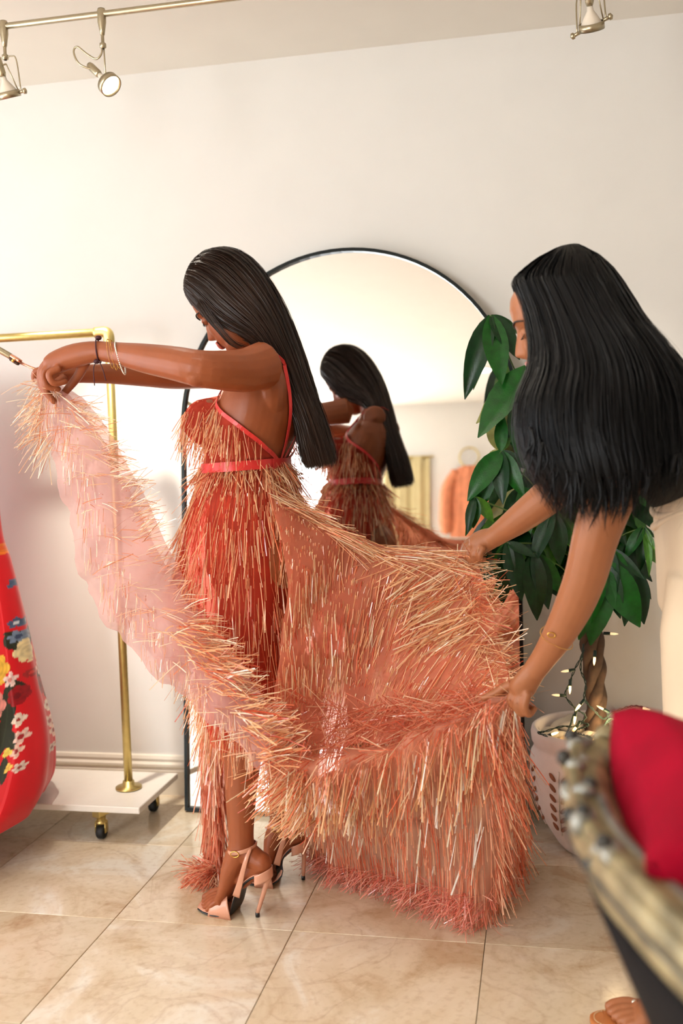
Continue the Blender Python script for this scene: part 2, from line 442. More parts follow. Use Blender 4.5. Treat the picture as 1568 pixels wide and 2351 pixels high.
for x0, x1, y0, y1 in tile_cells():
    c = ((x0 + x1)/2, (y0 + y1)/2, -0.004); sz = (round(x1 - x0 - 0.0016, 4), round(y1 - y0 - 0.0016, 4), 0.008)
    if -2.2 < c[0] < 1.2 and c[1] > 1.2:
        if sz not in tile_mesh:
            b = MB(); b.box((0, 0, 0), sz, bev=0.0012); tile_mesh[sz] = b.mesh('tile', M['marble'], False)
        link(bpy.data.objects.new('tile', tile_mesh[sz]), floor, Matrix.Translation(c))
    else:
        rest.box(c, sz)
tag(rest.build('far_tiles', M['marble'], floor, smooth=False), kind='stuff')

w = MB(); w.box(((XL + XR)/2, YW + 0.06, ZC/2), (XR - XL + 0.24, 0.12, ZC + 0.2))
tag(w.build('wall_back', M['wall'], smooth=False), 'warm white painted wall behind the arched mirror', kind='structure')
w = MB(); w.box((XR + 0.06, (YB + YW)/2, ZC/2), (0.12, YW - YB, ZC + 0.2))
tag(w.build('wall_right', M['wall'], smooth=False), 'white side wall beyond the potted tree', kind='structure')
def wall_with_hole(name, axis, at, lo, hi, h0, h1, z0, z1, label):
    w = MB(); t = 0.12
    def seg(a, b, za, zb):
        if axis == 'x': w.box((at, (a + b)/2, (za + zb)/2), (t, b - a, zb - za))
        else: w.box(((a + b)/2, at, (za + zb)/2), (b - a, t, zb - za))
    seg(lo, h0, -0.1, ZC + 0.1); seg(h1, hi, -0.1, ZC + 0.1); seg(h0, h1, -0.1, z0); seg(h0, h1, z1, ZC + 0.1)
    return tag(w.build(name, M['wall'], smooth=False), label, kind='structure')
wall_with_hole('wall_left', 'x', XL - 0.06, YB, YW, -0.35, 2.75, 0.2, 2.3, 'white wall with the wide shop window')
wall_with_hole('wall_rear', 'y', YB - 0.06, XL, XR, -3.08, -1.92, 0.2, 2.3, 'white wall at the far end of the shop seen in the mirror')
def window(name, axis, at, h0, h1, z0, z1, label):
    f = MB(); t = 0.05
    def bar(a, b, za, zb):
        if axis == 'x': f.box((at, (a + b)/2, (za + zb)/2), (t, b - a, zb - za))
        else: f.box(((a + b)/2, at, (za + zb)/2), (b - a, t, zb - za))
    bar(h0, h1, z0, z0 + 0.05); bar(h0, h1, z1 - 0.05, z1); bar(h0, h0 + 0.05, z0, z1); bar(h1 - 0.05, h1, z0, z1)
    mid = (h0 + h1)/2; bar(mid - 0.025, mid + 0.025, z0, z1)
    o = tag(f.build(name, M['black'], smooth=False), label, kind='structure')
    for a, b in ((h0 + 0.05, mid - 0.025), (mid + 0.025, h1 - 0.05)):
        g = MB()
        if axis == 'x': g.box((at, (a + b)/2, (z0 + z1)/2), (0.006, b - a, z1 - z0 - 0.1))
        else: g.box(((a + b)/2, at, (z0 + z1)/2), (b - a, 0.006, z1 - z0 - 0.1))
        g.build('pane', M['pane'], o, smooth=False)
window('window_1', 'x', XL - 0.08, -0.35, 2.75, 0.2, 2.3, 'wide black framed shop window in the left wall')
window('window_2', 'y', YB - 0.08, -3.08, -1.92, 0.2, 2.3, 'black framed shop window in the far end wall')
w = MB(); w.box(((XL + XR)/2, (YB + YW)/2, ZC + 0.05), (XR - XL + 0.24, YW - YB + 0.24, 0.10))
tag(w.build('ceiling', M['ceil'], smooth=False), 'plain warm white ceiling', kind='structure')
# moulded baseboard
prof = [(0, 0), (0.016, 0), (0.016, 0.085), (0.012, 0.092), (0.018, 0.100), (0.018, 0.108), (0.011, 0.116), (0.013, 0.126), (0.009, 0.137), (0, 0.139)]
bb = MB(); n = len(prof)
V = [(XL, YW - p, z) for p, z in prof] + [(XR, YW - p, z) for p, z in prof]
bb.add(V, [(i, i + 1, n + i + 1, n + i) for i in range(n - 1)] + [tuple(range(n))[::-1], tuple(range(n, 2*n))])
tag(bb.build('baseboard_back', M['trim'], smooth=False), 'moulded cream baseboard along the mirror wall', kind='structure')

# ------------------------------------------------------------------ track rail and spot heads
RY, RZ = 2.6, 2.388
rail = thing('track_rail', (-1.6, RY, RZ), 'satin nickel lighting rail running under the ceiling', 'track')
b = MB(); b.tube([(-2.3, RY, RZ), (0.9, RY, RZ)], 0.0085, 14); b.build('rail_tube', M['nickel'], rail)
for sx in (-2.15, -0.45, 0.8):
    b = MB(); b.tube([(sx, RY, RZ), (sx, RY, ZC - 0.006)], 0.005, 10); b.lathe([(0, 0), (0.022, 0), (0.022, 0.008), (0, 0.008)], (sx, RY, ZC - 0.008), 18)
    b.build('standoff', M['nickel'], rail)

def track_head(x, z_top, kind, label, aim, power, cone=40):
    """clamp + stem + wire yoke + ring-held lamp"""
    t = thing('track_spotlight', (x, RY, RZ), label, 'spotlight', 'spotlights on the ceiling rail')
    o = np.array([x, RY, RZ])
    b = MB(); b.lathe([(0, 0.016), (0.010, 0.014), (0.012, 0.008), (0.0115, -0.022), (0.008, -0.042), (0.006, -0.055), (0, -0.056)], o, 16); b.build('clamp', M['nickel'], t)
    b = MB(); b.lathe([(0.0045, -0.05), (0.0045, -0.075), (0.009, -0.078), (0.009, -0.088), (0.0045, -0.091)], o, 12); b.build('swivel', M['nickel'], t)
    aim = nrm(aim)
    if kind == 'arm':
        pv = o + np.array([0.004, 0, -0.165])
        b = MB(); b.tube([o + (0.002, 0, -0.08), pv], 0.0022, 8); b.build('stem', M['nickel'], t)
        c = pv + aim*0.012 + np.array([0.004, -0.002, -0.016])
        b = MB(); b.tube(crom([o + (-0.002, 0, -0.085), o + (-0.006, 0, -0.105), o + (-0.022, 0, -0.116), o + (-0.048, 0, -0.10), o + (-0.075, 0, -0.078), o + (-0.086, 0, -0.092), o + (-0.070, 0, -0.125), c - aim*0.07], 40), 0.0028, 8); b.build('cable', M['nickel'], t)
    else:
        c = o + np.array([0.006, 0, -0.185]) if kind == 'yoke' else o + np.array([0.004, 0, -0.175])
        sd = nrm(np.cross(aim, (0, 1, 0))) if kind == 'yoke' else nrm(np.array([1, -0.25, 0.32]))
        b = MB()
        for s in (-1, 1):
            q = c + sd*s*0.037
            b.tube(crom([o + (0, 0, -0.085), o + sd*s*0.018 + (0, 0, -0.084), o + sd*s*0.033 + (0, 0, -0.098), q], 18), 0.002, 8)
            b.tube([c + sd*s*0.020 - aim*0.075, c + sd*s*0.030 - aim*0.004], 0.0018, 8)
        b.tube([c + sd*0.020 - aim*0.075, c - sd*0.020 - aim*0.075], 0.0025, 8)
        b.build('yoke', M['nickel'], t)
        for s in (-1, 1):
            b = MB(); b.tube([c + sd*s*0.030, c + sd*s*0.046], [0.0045, 0.0045], 10); b.tube([c + sd*s*0.045, c + sd*s*0.051], 0.008, 12); b.build('thumb_screw', M['nickel'], t)
    Rm = align(aim)
    rg = MB(); rg.lathe([(0.0285, -0.009), (0.0315, -0.009), (0.0315, 0.009), (0.0285, 0.009), (0.0285, -0.009)], c, 28, Rm); rg.build('lamp_ring', M['nickel'], t)
    lm = MB(); lm.lathe([(0.0, -0.05), (0.007, -0.05), (0.008, -0.036), (0.017, -0.022), (0.025, -0.008), (0.028, 0.003)], c, 24, Rm); lm.build('lamp_reflector', M['lampglass'], t)
    ln = MB(); ln.lathe([(0.0272, 0.002), (0.018, 0.0045), (0.0, 0.005)], c, 24, Rm); ln.build('lens', M['glow'], t)
    sk = MB(); sk.lathe([(0.0, -0.098), (0.009, -0.097), (0.0105, -0.088), (0.0105, -0.055), (0.008, -0.047), (0, -0.047)], c, 16, Rm); sk.build('socket', M['nickel'], t)
    if power:
        spot_light('track_lamp_light', c + aim*0.035, c + aim*1.0, power, WARM, cone, 1.0, 0.03)
    return t
track_head(P(8, 50, RY)[0], RZ, 'yoke', 'nickel track spotlight cut off by the left edge of the frame', (0.10, 0.40, -0.91), 125, 50)
track_head(P(233, 30, RY)[0], RZ, 'arm', 'nickel track spotlight with looping cable and glowing round lens', (0.68, -0.24, -0.68), 14, 60)
track_head(P(1352, -80, RY)[0], RZ, 'yoke2', 'nickel ring spotlight at the top right of the ceiling', (0.10, 0.50, -0.86), 16, 40)

# ------------------------------------------------------------------ arched mirror leaning on the wall
mbl, mbr = np.array([-1.186, 3.094, 0.004]), np.array([-0.065, 3.062, 0.004])
mx_ = nrm(mbr - mbl); MW = np.linalg.norm(mbr - mbl)
tilt = R(4.55); mnh = nrm(np.cross(mx_, (0, 0, 1)))            # horizontal normal, towards the room
mz_ = nrm(np.array([0, 0, 1])*math.cos(tilt) - mnh*math.sin(tilt)); mn_ = np.cross(mx_, mz_)
MH = 1.845; rad = MW/2
def mpt(u, v, n): return mbl + mx_*u + mz_*v + mn_*n
def arch(inset, steps=48):
    r = rad - inset; pts = [(inset, inset), (MW - inset, inset)]
    for k in range(steps + 1):
        a = math.pi*k/steps; pts.append((rad + r*math.cos(a), MH - rad + r*math.sin(a)))
    return pts
mir = thing('arched_mirror', (mbl + mbr)/2, 'large arched floor mirror with a thin black frame leaning on the wall', 'mirror')
o_, i_ = arch(0.0), arch(0.011); k = len(o_); fr = MB()
V = [mpt(*p, 0.012) for p in o_] + [mpt(*p, 0.012) for p in i_] + [mpt(*p, -0.014) for p in o_] + [mpt(*p, -0.014) for p in i_]
F = []
for a in range(k):
    c = (a + 1) % k
    F += [(a, c, k + c, k + a), (2*k + a, 3*k + a, 3*k + c, 2*k + c), (a, 2*k + a, 2*k + c, c), (k + a, k + c, 3*k + c, 3*k + a)]
fr.add(V, F); fr.build('frame', M['black'], mir, smooth=False)
g = MB(); g.add([mpt(*p, 0.0) for p in i_], [tuple(range(k))]); g.build('mirror_glass', M['mirror'], mir, smooth=False)
g = MB(); g.add([mpt(*p, -0.006) for p in i_] + [mpt(*p, -0.012) for p in i_], [tuple(range(k)), tuple(range(k, 2*k))[::-1]] + [(a, (a + 1) % k, k + (a + 1) % k, k + a) for a in range(k)])
g.build('backing_board', M['inner'], mir, smooth=False)

# ------------------------------------------------------------------ brass clothes rack on casters
rk = thing('clothes_rack', (-1.8, 2.96, 0), 'brass pipe clothes rack with a white base board on casters', 'rack')
RX0, RX1, RKY = -2.45, -1.325, 2.955; zt = 1.583
b = MB(); b.tube([(RX0 + 0.02, RKY, zt), (RX1 - 0.02, RKY, zt)], 0.0135, 16); b.build('top_bar', M['brass'], rk)
for x, s in ((RX0, 1), (RX1, -1)):
    b = MB(); b.tube([(x, RKY, 0.13), (x, RKY, zt - 0.02)], 0.0135, 16); b.build('post', M['brass'], rk)
    b = MB(); b.tube(crom([(x, RKY, zt - 0.045), (x, RKY, zt - 0.012), (x + s*0.010, RKY, zt + 0.0), (x + s*0.045, RKY, zt)], 14), 0.0175, 16); b.build('pipe_elbow', M['brass'], rk)
    b = MB(); b.lathe([(0, 0.0), (0.042, 0.0), (0.042, 0.005), (0.020, 0.008), (0.018, 0.024), (0, 0.025)], (x, RKY, 0.122), 28); b.build('floor_flange', M['brass'], rk)
b = MB(); b.box(((RX0 + RX1)/2 + 0.02, 2.955, 0.110), (RX1 - RX0 + 0.17, 0.33, 0.020), bev=0.002); b.build('base_board', M['whitebd'], rk, smooth=False)
for xf, xb in ((RX0 + 0.05, RX0 + 0.02), (-1.368, -1.295)):
    yf, yb = 2.835, 3.08; an = math.atan2(xf - xb, yb - yf)
    b = MB(); b.box(((xf + xb)/2, (yf + yb)/2, 0.087), (0.03, math.hypot(xb - xf, yb - yf) + 0.05, 0.026), rotz(an), 0.002); b.build('cross_bar', M['brass'], rk, smooth=False)
    for x, y in ((xf, yf), (xb, yb)):
        cst = MB(); cst.lathe([(0, 0.074), (0.014, 0.074), (0.014, 0.060), (0.019, 0.058), (0.019, 0.050), (0, 0.050)], (x, y, 0), 16)
        for s in (-1, 1): cst.box((x + s*0.016, y, 0.038), (0.003, 0.022, 0.034))
        co = cst.build('caster', M['brass'], rk)
        wh = MB(); wh.lathe([(0, -0.012), (0.019, -0.012), (0.022, -0.008), (0.022, 0.008), (0.019, 0.012), (0, 0.012)], (x, y, 0.0225), 20, align((1, 0, 0))); wh.build('wheel', M['rubber'], co)

# ------------------------------------------------------------------ red floral gown hanging on the rack
gown = thing('floral_gown', (-1.95, 2.90, 0.05), 'red satin gown with printed flowers hanging on the brass rack', 'dress')
sil = [(1.47, -1.80, 2.955, 0.03), (1.40, -1.76, 2.95, 0.06), (1.28, -1.73, 2.93, 0.07)]     # (z, right edge x, centre y, half depth)
for px, py, yc, hy in ((0, 1210, 2.82, 0.12), (22, 1290, 2.81, 0.14), (45, 1390, 2.80, 0.17), (63, 1480, 2.79, 0.20), (80, 1570, 2.78, 0.23), (95, 1640, 2.77, 0.26), (102, 1710, 2.74, 0.32), (98, 1770, 2.70, 0.37), (86, 1825, 2.66, 0.42), (58, 1875, 2.62, 0.44)):
    q = P(px, py, yc); sil.append((q[2], q[0], yc, hy))
sil = crom(np.array(sil), 330)
rings = []; 
ph = np.concatenate([np.linspace(-.55, 1.35, 330, endpoint=False), np.linspace(1.35, 2*math.pi - .55, 90, endpoint=False)]); NPH = len(ph)
for i, (z, xr, yc, hy) in enumerate(sil):
    t = i/(len(sil) - 1); xc = -1.95 - 0.02*t; hx = xr - xc
    fold = 1 + 0.05*t*np.sin(9*ph + 0.8) + 0.025*t*np.sin(17*ph + 2)
    fold = np.where(np.abs(np.cos(ph)) > 0.93, 1 + (fold - 1)*0.3, fold)
    rings.append(np.stack([xc + hx*np.cos(ph)*fold, yc - hy*np.sin(ph)*fold, np.full(NPH, z) - 0.03*t*t*np.sin(ph)], 1))
# the last turn of the hem curls under
rings = np.array(rings); G = rings
# printed flowers, painted in the cloth's own pattern coordinates (x across, y down the skirt)
Vg = G.reshape(-1, 3)
_pv = 1210 + (0.989 - Vg[:, 2])/0.001357                      # pattern rows run down the skirt
UV = np.stack([(Vg[:, 0] + 1.613)/0.00133 + 0.057*(_pv - 1210), _pv], 1)
near = Vg[:, 1] < 3.2
C = np.tile(np.array(srgb(214, 16, 28)[:3]), (len(Vg), 1))
def blot(cx, cy, r, petals, colr, core, depth=0.35, rot=0.0, squash=1.0, core_r=0.3):
    dx = (UV[:, 0] - cx); dy = (UV[:, 1] - cy)/squash; rr = np.hypot(dx, dy); an = np.arctan2(dy, dx) + rot
    edge = r*(1 - depth + depth*np.abs(np.cos(an*petals/2)))
    m = (rr < edge) & near
    sh = 0.78 + 0.34*np.abs(np.cos(an*petals/2))*np.clip(rr/r, 0, 1) + 0.10*np.sin(rr*0.9 + an*3)
    C[m] = np.array(srgb(*colr)[:3])*sh[m][:, None]
    k = (rr < r*core_r) & near; C[k] = np.array(srgb(*core)[:3])
def leafp(x0, y0, x1, y1, w, colr):
    d = np.array([x1 - x0, y1 - y0], float); Ln = np.hypot(*d); d /= Ln
    s = (UV[:, 0] - x0)*d[0] + (UV[:, 1] - y0)*d[1]; n = -(UV[:, 0] - x0)*d[1] + (UV[:, 1] - y0)*d[0]
    t = np.clip(s/Ln, 0, 1); m = (s > 0) & (s < Ln) & (np.abs(n) < w*np.sin(math.pi*t)**0.7) & near
    C[m] = np.array(srgb(*colr)[:3])*(0.8 + 0.5*(np.abs(n[m]) < 1.2)[:, None])
OR, BL, WH, YE, PK, DR, GR = (240, 120, 20), (70, 92, 124), (236, 216, 196), (232, 178, 60), (222, 140, 128), (150, 6, 20), (38, 44, 26)
for x, y, r in ((4, 1240, 10), (10, 1262, 9), (15, 1275, 6), (27, 1292, 7), (2, 1225, 8), (-15, 1260, 16), (-40, 1300, 22)): blot(x, y, r, 5, OR, (226, 90, 16), 0.4)
for a in ((30, 1390, 52, 1410, 5), (18, 1448, 62, 1462, 8), (24, 1450, 45, 1485, 12), (35, 1545, 75, 1580, 10), (40, 1560, 62, 1640, 12), (36, 1640, 85, 1690, 13), (48, 1600, 60, 1700, 12), (70, 1700, 85, 1750, 8), (30, 1640, 40, 1600, 10), (-30, 1440, 5, 1480, 12)): leafp(*a, GR)
blot(20, 1340, 14, 5, BL, (28, 34, 60), 0.45); blot(38, 1358, 12, 5, (196, 190, 184), BL, 0.45); blot(34, 1428, 12, 5, BL, (208, 214, 220), 0.45, 0.5); blot(55, 1432, 13, 5, (150, 160, 172), (40, 50, 70), 0.45); blot(42, 1458, 15, 6, (120, 140, 166), (50, 66, 96), 0.45)
blot(60, 1488, 20, 6, (240, 222, 168), (214, 176, 96), 0.25, 0.3, 1.35, 0.15); blot(70, 1512, 10, 5, (240, 222, 176), (200, 160, 80), 0.3); blot(10, 1528, 33, 7, YE, (206, 140, 36), 0.22, 0.2, 1.15, 0.2)
blot(45, 1548, 13, 5, (238, 206, 196), (200, 120, 110), 0.5, 0.4, 1.3); blot(70, 1542, 9, 6, (170, 30, 30), (220, 60, 50), 0.2); blot(8, 1603, 38, 8, PK, (170, 60, 70), 0.12, 0.1, 1.0, 0.22); blot(12, 1600, 22, 6, (198, 96, 100), (150, 46, 60), 0.2, 0.5)
blot(62, 1584, 17, 7, DR, (110, 0, 14), 0.15, 0.0, 1.3, 0.3)
blot(73, 1634, 12, 4, WH, (150, 40, 36), 0.35, 0.3, 1.2, 0.25); blot(86, 1668, 13, 5, (238, 200, 184), (160, 30, 36), 0.45, 0.0, 1.2, 0.35); blot(88, 1694, 11, 4, (236, 196, 176), (150, 40, 40), 0.5, 0.4, 1.3); blot(72, 1694, 9, 3, (240, 214, 90), (226, 190, 70), 0.35); blot(84, 1722, 6, 3, (240, 200, 90), (226, 170, 70), 0.4, 0, 1.6)
for x, y, r in ((20, 1664, 14), (12, 1650, 10), (3, 1680, 11)): blot(x, y, r, 7, (226, 220, 196), (214, 190, 120), 0.5, 0.3)
blot(6, 1706, 26, 7, (220, 208, 204), (170, 150, 150), 0.5, 0.6, 0.9); blot(-6, 1720, 24, 7, (220, 208, 204), (170, 150, 150), 0.5)
for x, y, r in ((60, 1735, 12), (68, 1752, 15), (45, 1774, 13), (75, 1768, 10), (64, 1790, 11), (40, 1796, 9), (103, 1724, 10)): blot(x, y, r, 6, (112, 132, 166) if x < 100 else (230, 206, 190), (30, 40, 70) if x < 100 else (150, 60, 50), 0.4, x)
for k in range(60):       # the print goes on round the skirt, out of the picture
    x, y = random.uniform(-640, -40), random.uniform(1300, 1800); blot(x, y, random.uniform(12, 34), random.choice((5, 6, 7)), random.choice((BL, WH, YE, PK, (200, 190, 190))), (120, 40, 40), 0.35, k)
b = MB(); b.ringloft(G, caps=False); me = b.mesh('gown_cloth', M['print']); setcol(me, np.clip(C, 0, 1))
go = link(bpy.data.objects.new('gown_cloth', me), gown)
sd = go.modifiers.new('thick', 'SOLIDIFY'); sd.thickness = 0.002
b = MB(); b.tube(crom([(-1.95, 2.955, 1.47), (-1.95, 2.955, 1.55), (-1.945, 2.94, 1.597), (-1.95, 2.955, 1.612), (-1.95, 2.976, 1.597), (-1.95, 2.975, 1.575)], 24), 0.002, 8)
b.tube(crom([(-2.12, 2.955, 1.42), (-2.05, 2.955, 1.455), (-1.95, 2.955, 1.475), (-1.85, 2.955, 1.455), (-1.78, 2.955, 1.42)], 20), 0.006, 10); b.build('hanger', M['nickel'], gown)

# ------------------------------------------------------------------ hanger arm with rose gold clip at the far left
hg = thing('clip_hanger', P(-120, 720, 2.45), 'grey metal hanger arm with a rose gold clip at the left edge', 'hanger')
a0, a1, a2 = P(-260, 655, 2.50), P(24, 818, 2.44), P(47, 833, 2.435)
b = MB(); b.tube([a0, a1], 0.0085, 8, ref=(0, 0, 1)); b.tube(crom([a0, a0 + (-0.02, 0, 0.02), a0 + (-0.02, 0, 0.09), a0 + (0.02, 0, 0.13), a0 + (0.05, 0, 0.09)], 20), 0.003, 8); b.build('hanger_arm', M['nickel'], hg)
d_ = nrm(a2 - a1); up_ = nrm(np.cross(d_, (0, 1, 0)))
if up_[2] < 0: up_ = -up_
b = MB(); b.box((a1 + a2)/2 + up_*0.003, (0.034, 0.016, 0.009), frame(d_, np.cross(up_, d_), up_), 0.002); b.build('clip_body', M['rose'], hg)
b = MB(); b.box((a1 + a2)/2 - up_*0.006, (0.030, 0.012, 0.008), frame(d_, np.cross(up_, d_), up_), 0.002); b.build('clip_jaw', M['inner'], hg)
b = MB(); b.tube([a2, P(70, 843, 2.425), P(84, 848, 2.42)], [0.004, 0.003, 0.0035], 8); b.build('clip_tongue', M['rose'], hg)
b = MB(); b.ell(P(30, 828, 2.425), 0.0045); b.build('rivet', M['gold'], hg)

# ================================================================== PEOPLE
def head_rings(s=1.0):
    """female head, local x left, y forward, z up, origin between the ears"""
    zs = np.array([-.118, -.112, -.100, -.088, -.075, -.062, -.05, -.035, -.02, 0, .02, .04, .06, .08, .098, .110, .116])
    yf = np.array([.052, .070, .080, .083, .079, .084, .086, .085, .085, .085, .084, .087, .086, .077, .058, .034, .012])
    yb = np.array([.020, .010, .000, -.012, -.028, -.045, -.060, -.074, -.086, -.094, -.098, -.099, -.096, -.086, -.066, -.040, -.018])
    hw = np.array([.014, .024, .036, .044, .051, .056, .060, .064, .066, .068, .070, .072, .071, .064, .050, .030, .012])
    Z = np.linspace(zs[0], zs[-1], 60); YF, YBk, HW = (np.interp(Z, zs, q) for q in (yf, yb, hw))
    n = 56; out = []
    for z, f, bk, w in zip(Z, YF, YBk, HW):
        cy = f*0.32 + bk*0.68; ring = []
        for k in range(n):
            t = 2*math.pi*k/n; c, q = math.cos(t), math.sin(t)
            e = 2.35; g = (abs(c)**e + abs(q)**e)**(-1/e)
            x = w*c*g; y = cy + (f - cy if q > 0 else cy - bk)*q*g
            if q > 0:
                ns = np.interp(z, [-.042, -.034, -.026, -.010, .012, .026], [0, .016, .026, .017, .006, 0])
                y += ns*math.exp(-(x/np.interp(z, [-.035, -.02, .02], [.0135, .011, .0085]))**2)*(q > .5)
                for sx in (-1, 1):
                    y -= .011*math.exp(-((x - sx*.033)/.017)**2 - ((z - .006)/.012)**2)
                    y += .006*math.exp(-((x - sx*.030)/.022)**2 - ((z - .030)/.008)**2)
                    y += .005*math.exp(-((x - sx*.040)/.018)**2 - ((z + .022)/.018)**2)
                y += .006*math.exp(-(x/.018)**2 - ((z + .050)/.005)**2) + .006*math.exp(-(x/.016)**2 - ((z + .064)/.006)**2)
                y -= .003*math.exp(-(x/.020)**2 - ((z + .057)/.0025)**2) + .003*math.exp(-(x/.02)**2 - ((z + .075)/.005)**2)
            ring.append((x*s, y*s, z*s))
        out.append(ring)
    return np.array(out)
def face_parts(root, O, Rh, s, lipm, both=True):
    """brows, lids with lashes and lips as their own small meshes"""
    W = lambda p: O + Rh @ (np.asarray(p, float)*s)
    for sx in (1, -1):
        b = MB(); b.tube(crom([W((sx*x, y, z)) for x, y, z in ((.014, .0885, .0255), (.026, .0875, .031), (.040, .080, .032), (.052, .067, .026))], 14), [(.0028*s*(1 - abs(k/13 - .4)*.9), .0016*s) for k in range(14)], 6); b.build('eyebrow', M['brow'], root)
        b = MB(); b.ell(W((sx*.032, .068, .005)), .0115*s, n=14, m=8); e = b.build('eyeball', M['lampglass'], root)
        b = MB(); b.ell(W((sx*.032, .0690, .0050)), (.0145*s, .0130*s, .0120*s), Rh, 16, 10); b.build('eyelid', M['skin1'] if s < 1.045 else M['skin2'], root)
        b = MB()
        for k in range(13):
            t = (k/12 - .5)*2; r0 = np.array((sx*(.032 + .0115*t), .0785 - .0055*t*t, .0012 + .0012*t*t))
            b.tube([W(r0), W(r0 + (sx*.002*t, .004, -.004)), W(r0 + (sx*.004*t, .006, -.005))], [.0006*s, .0005*s, .0002*s], 4)
        b.tube([W((sx*(.032 + .0125*t), .0796 - .006*t*t, .0012 + .0012*t*t)) for t in np.linspace(-1, 1, 9)], .0012*s, 5)
        b.build('eyelashes', M['brow'], root)
    b = MB()
    xs = np.linspace(-.023, .023, 15)
    b.tube([W((x, .0905 - 6.0*x*x, -.0505 - .002*abs(x)/.023 + .0015*math.cos(x*180))) for x in xs], [((.0050*(1 - (x/.024)**2)**.6 + .0006)*s, (.0046*(1 - (x/.024)**2)**.6 + .0005)*s) for x in xs], 10, ref=Rh[:, 2]); b.build('upper_lip', lipm, root)
    b = MB()
    b.tube([W((x, .0905 - 7.0*x*x, -.0625 + .006*(x/.023)**2)) for x in xs], [((.0062*(1 - (x/.024)**2)**.6 + .0006)*s, (.0052*(1 - (x/.024)**2)**.6 + .0005)*s) for x in xs], 10, ref=Rh[:, 2]); b.build('lower_lip', lipm, root)
def ear(mb, O, Rh, s):
    W = lambda p: O + Rh @ (np.asarray(p, float)*s)
    for sx in (1, -1): mb.ell(W((sx*.070, -.008, -.005)), (.006*s, .017*s, .030*s), Rh, 12, 8)
def finger(mb, pts, r0, r1, n=10):
    p = crom(pts, 12); mb.tube(p, list(np.linspace(r0, r1, 12)), n)
    mb.ell(p[-1], r1, n=10, m=6)
def torso_ring(c, a, bq, F, L, n=40, e=2.3):
    out = []
    for k in range(n):
        t = 2*math.pi*k/n; x, y = math.cos(t), math.sin(t); g = (abs(x)**e + abs(y)**e)**(-1/e)
        out.append(np.asarray(c) + F*bq*x*g + L*a*y*g)
    return out

# ------------------------------------------------------------------ woman being fitted (facing left)
w1 = thing('person', (-0.73, 2.50, 0), 'woman with long straight brown hair facing left, wearing the coral fringe gown', 'person')
dl = R(10); F1 = np.array([-math.cos(dl), math.sin(dl), 0]); L1 = np.cross((0, 0, 1.0), F1)
TR = [(-.730, 2.505, .845, .150, .100), (-.728, 2.505, .89, .172, .118), (-.730, 2.505, .94, .174, .118), (-.742, 2.505, 1.00, .158, .105),
      (-.754, 2.505, 1.08, .124, .088), (-.754, 2.505, 1.155, .128, .092), (-.735, 2.505, 1.22, .140, .102), (-.712, 2.505, 1.29, .148, .103),
      (-.692, 2.505, 1.36, .140, .086), (-.676, 2.505, 1.41, .110, .060), (-.672, 2.505, 1.445, .060, .052)]
TRs = crom(np.array(TR), 44)
body = MB(); tor = MB()
rg_ = [torso_ring(q[:3], q[3], q[4], F1, L1) for q in TRs]
body.ringloft(rg_); tor.ringloft(rg_)
for s in (1, -1):
    for mb in (body, tor):
        mb.ell(np.array([-.735, 2.505, 1.272]) + F1*.085 + L1*s*.072, (.062, .066, .062), n=20, m=14)
        mb.ell(np.array([-.728, 2.505, .915]) - F1*.055 + L1*s*.075, (.085, .085, .09), n=20, m=14)
    body.tube([np.array([-.676, 2.505, 1.425]) + L1*s*.03, np.array([-.668, 2.505, 1.400]) + L1*s*.12], [.045, .042], 14)      # trapezius
    body.ell(np.array([-.688, 2.505, 1.345]) - F1*.040 + L1*s*.070, (.042, .06, .075))                                      # shoulder blade
# head
pt = R(37)
Fh = nrm(F1*math.cos(pt) + np.array([0, 0, -math.sin(pt)])); Lh = L1; Uh = np.cross(Fh, Lh)
Rh1 = frame(Lh, Fh, Uh); HS1 = 1.0
HO1 = P(472, 737, 2.50) - Fh*.083*HS1 - Uh*.02*HS1
body.ringloft((head_rings(HS1).reshape(-1, 3) @ Rh1.T + HO1).reshape(60, 56, 3)); ear(body, HO1, Rh1, HS1)
body.tube(crom([np.array([-.672, 2.505, 1.38]), np.array([-.682, 2.505, 1.46]), HO1 - Uh*.03 - Fh*.035], 8), [.066, .056, .053, .051, .05, .05, .05, .05], 18)
# arms
def limb(mb, pts, n=26, rn=16):
    A = crom(np.array([[*P(a, b_, Y), r] for a, b_, Y, r in pts]), n); mb.tube(A[:, :3], list(A[:, 3]), rn)
shL = [-.66, 2.372, 1.392]
armL = [(606, 838, 2.365, .058), (560, 851, 2.30, .052), (500, 850, 2.23, .046), (452, 845, 2.20, .0425), (400, 834, 2.215, .040), (330, 822, 2.25, .035), (280, 813, 2.28, .0285), (232, 806, 2.30, .0245)]
limb(body, armL)
body.ell(P(450, 862, 2.19), .027)       # elbow point
armR = [(592, 838, 2.635, .050), (540, 850, 2.65, .046), (480, 857, 2.65, .042), (400, 860, 2.60, .040), (330, 858, 2.54, .035), (250, 858, 2.48, .027), (190, 858, 2.445, .0245)]
limb(body, armR)
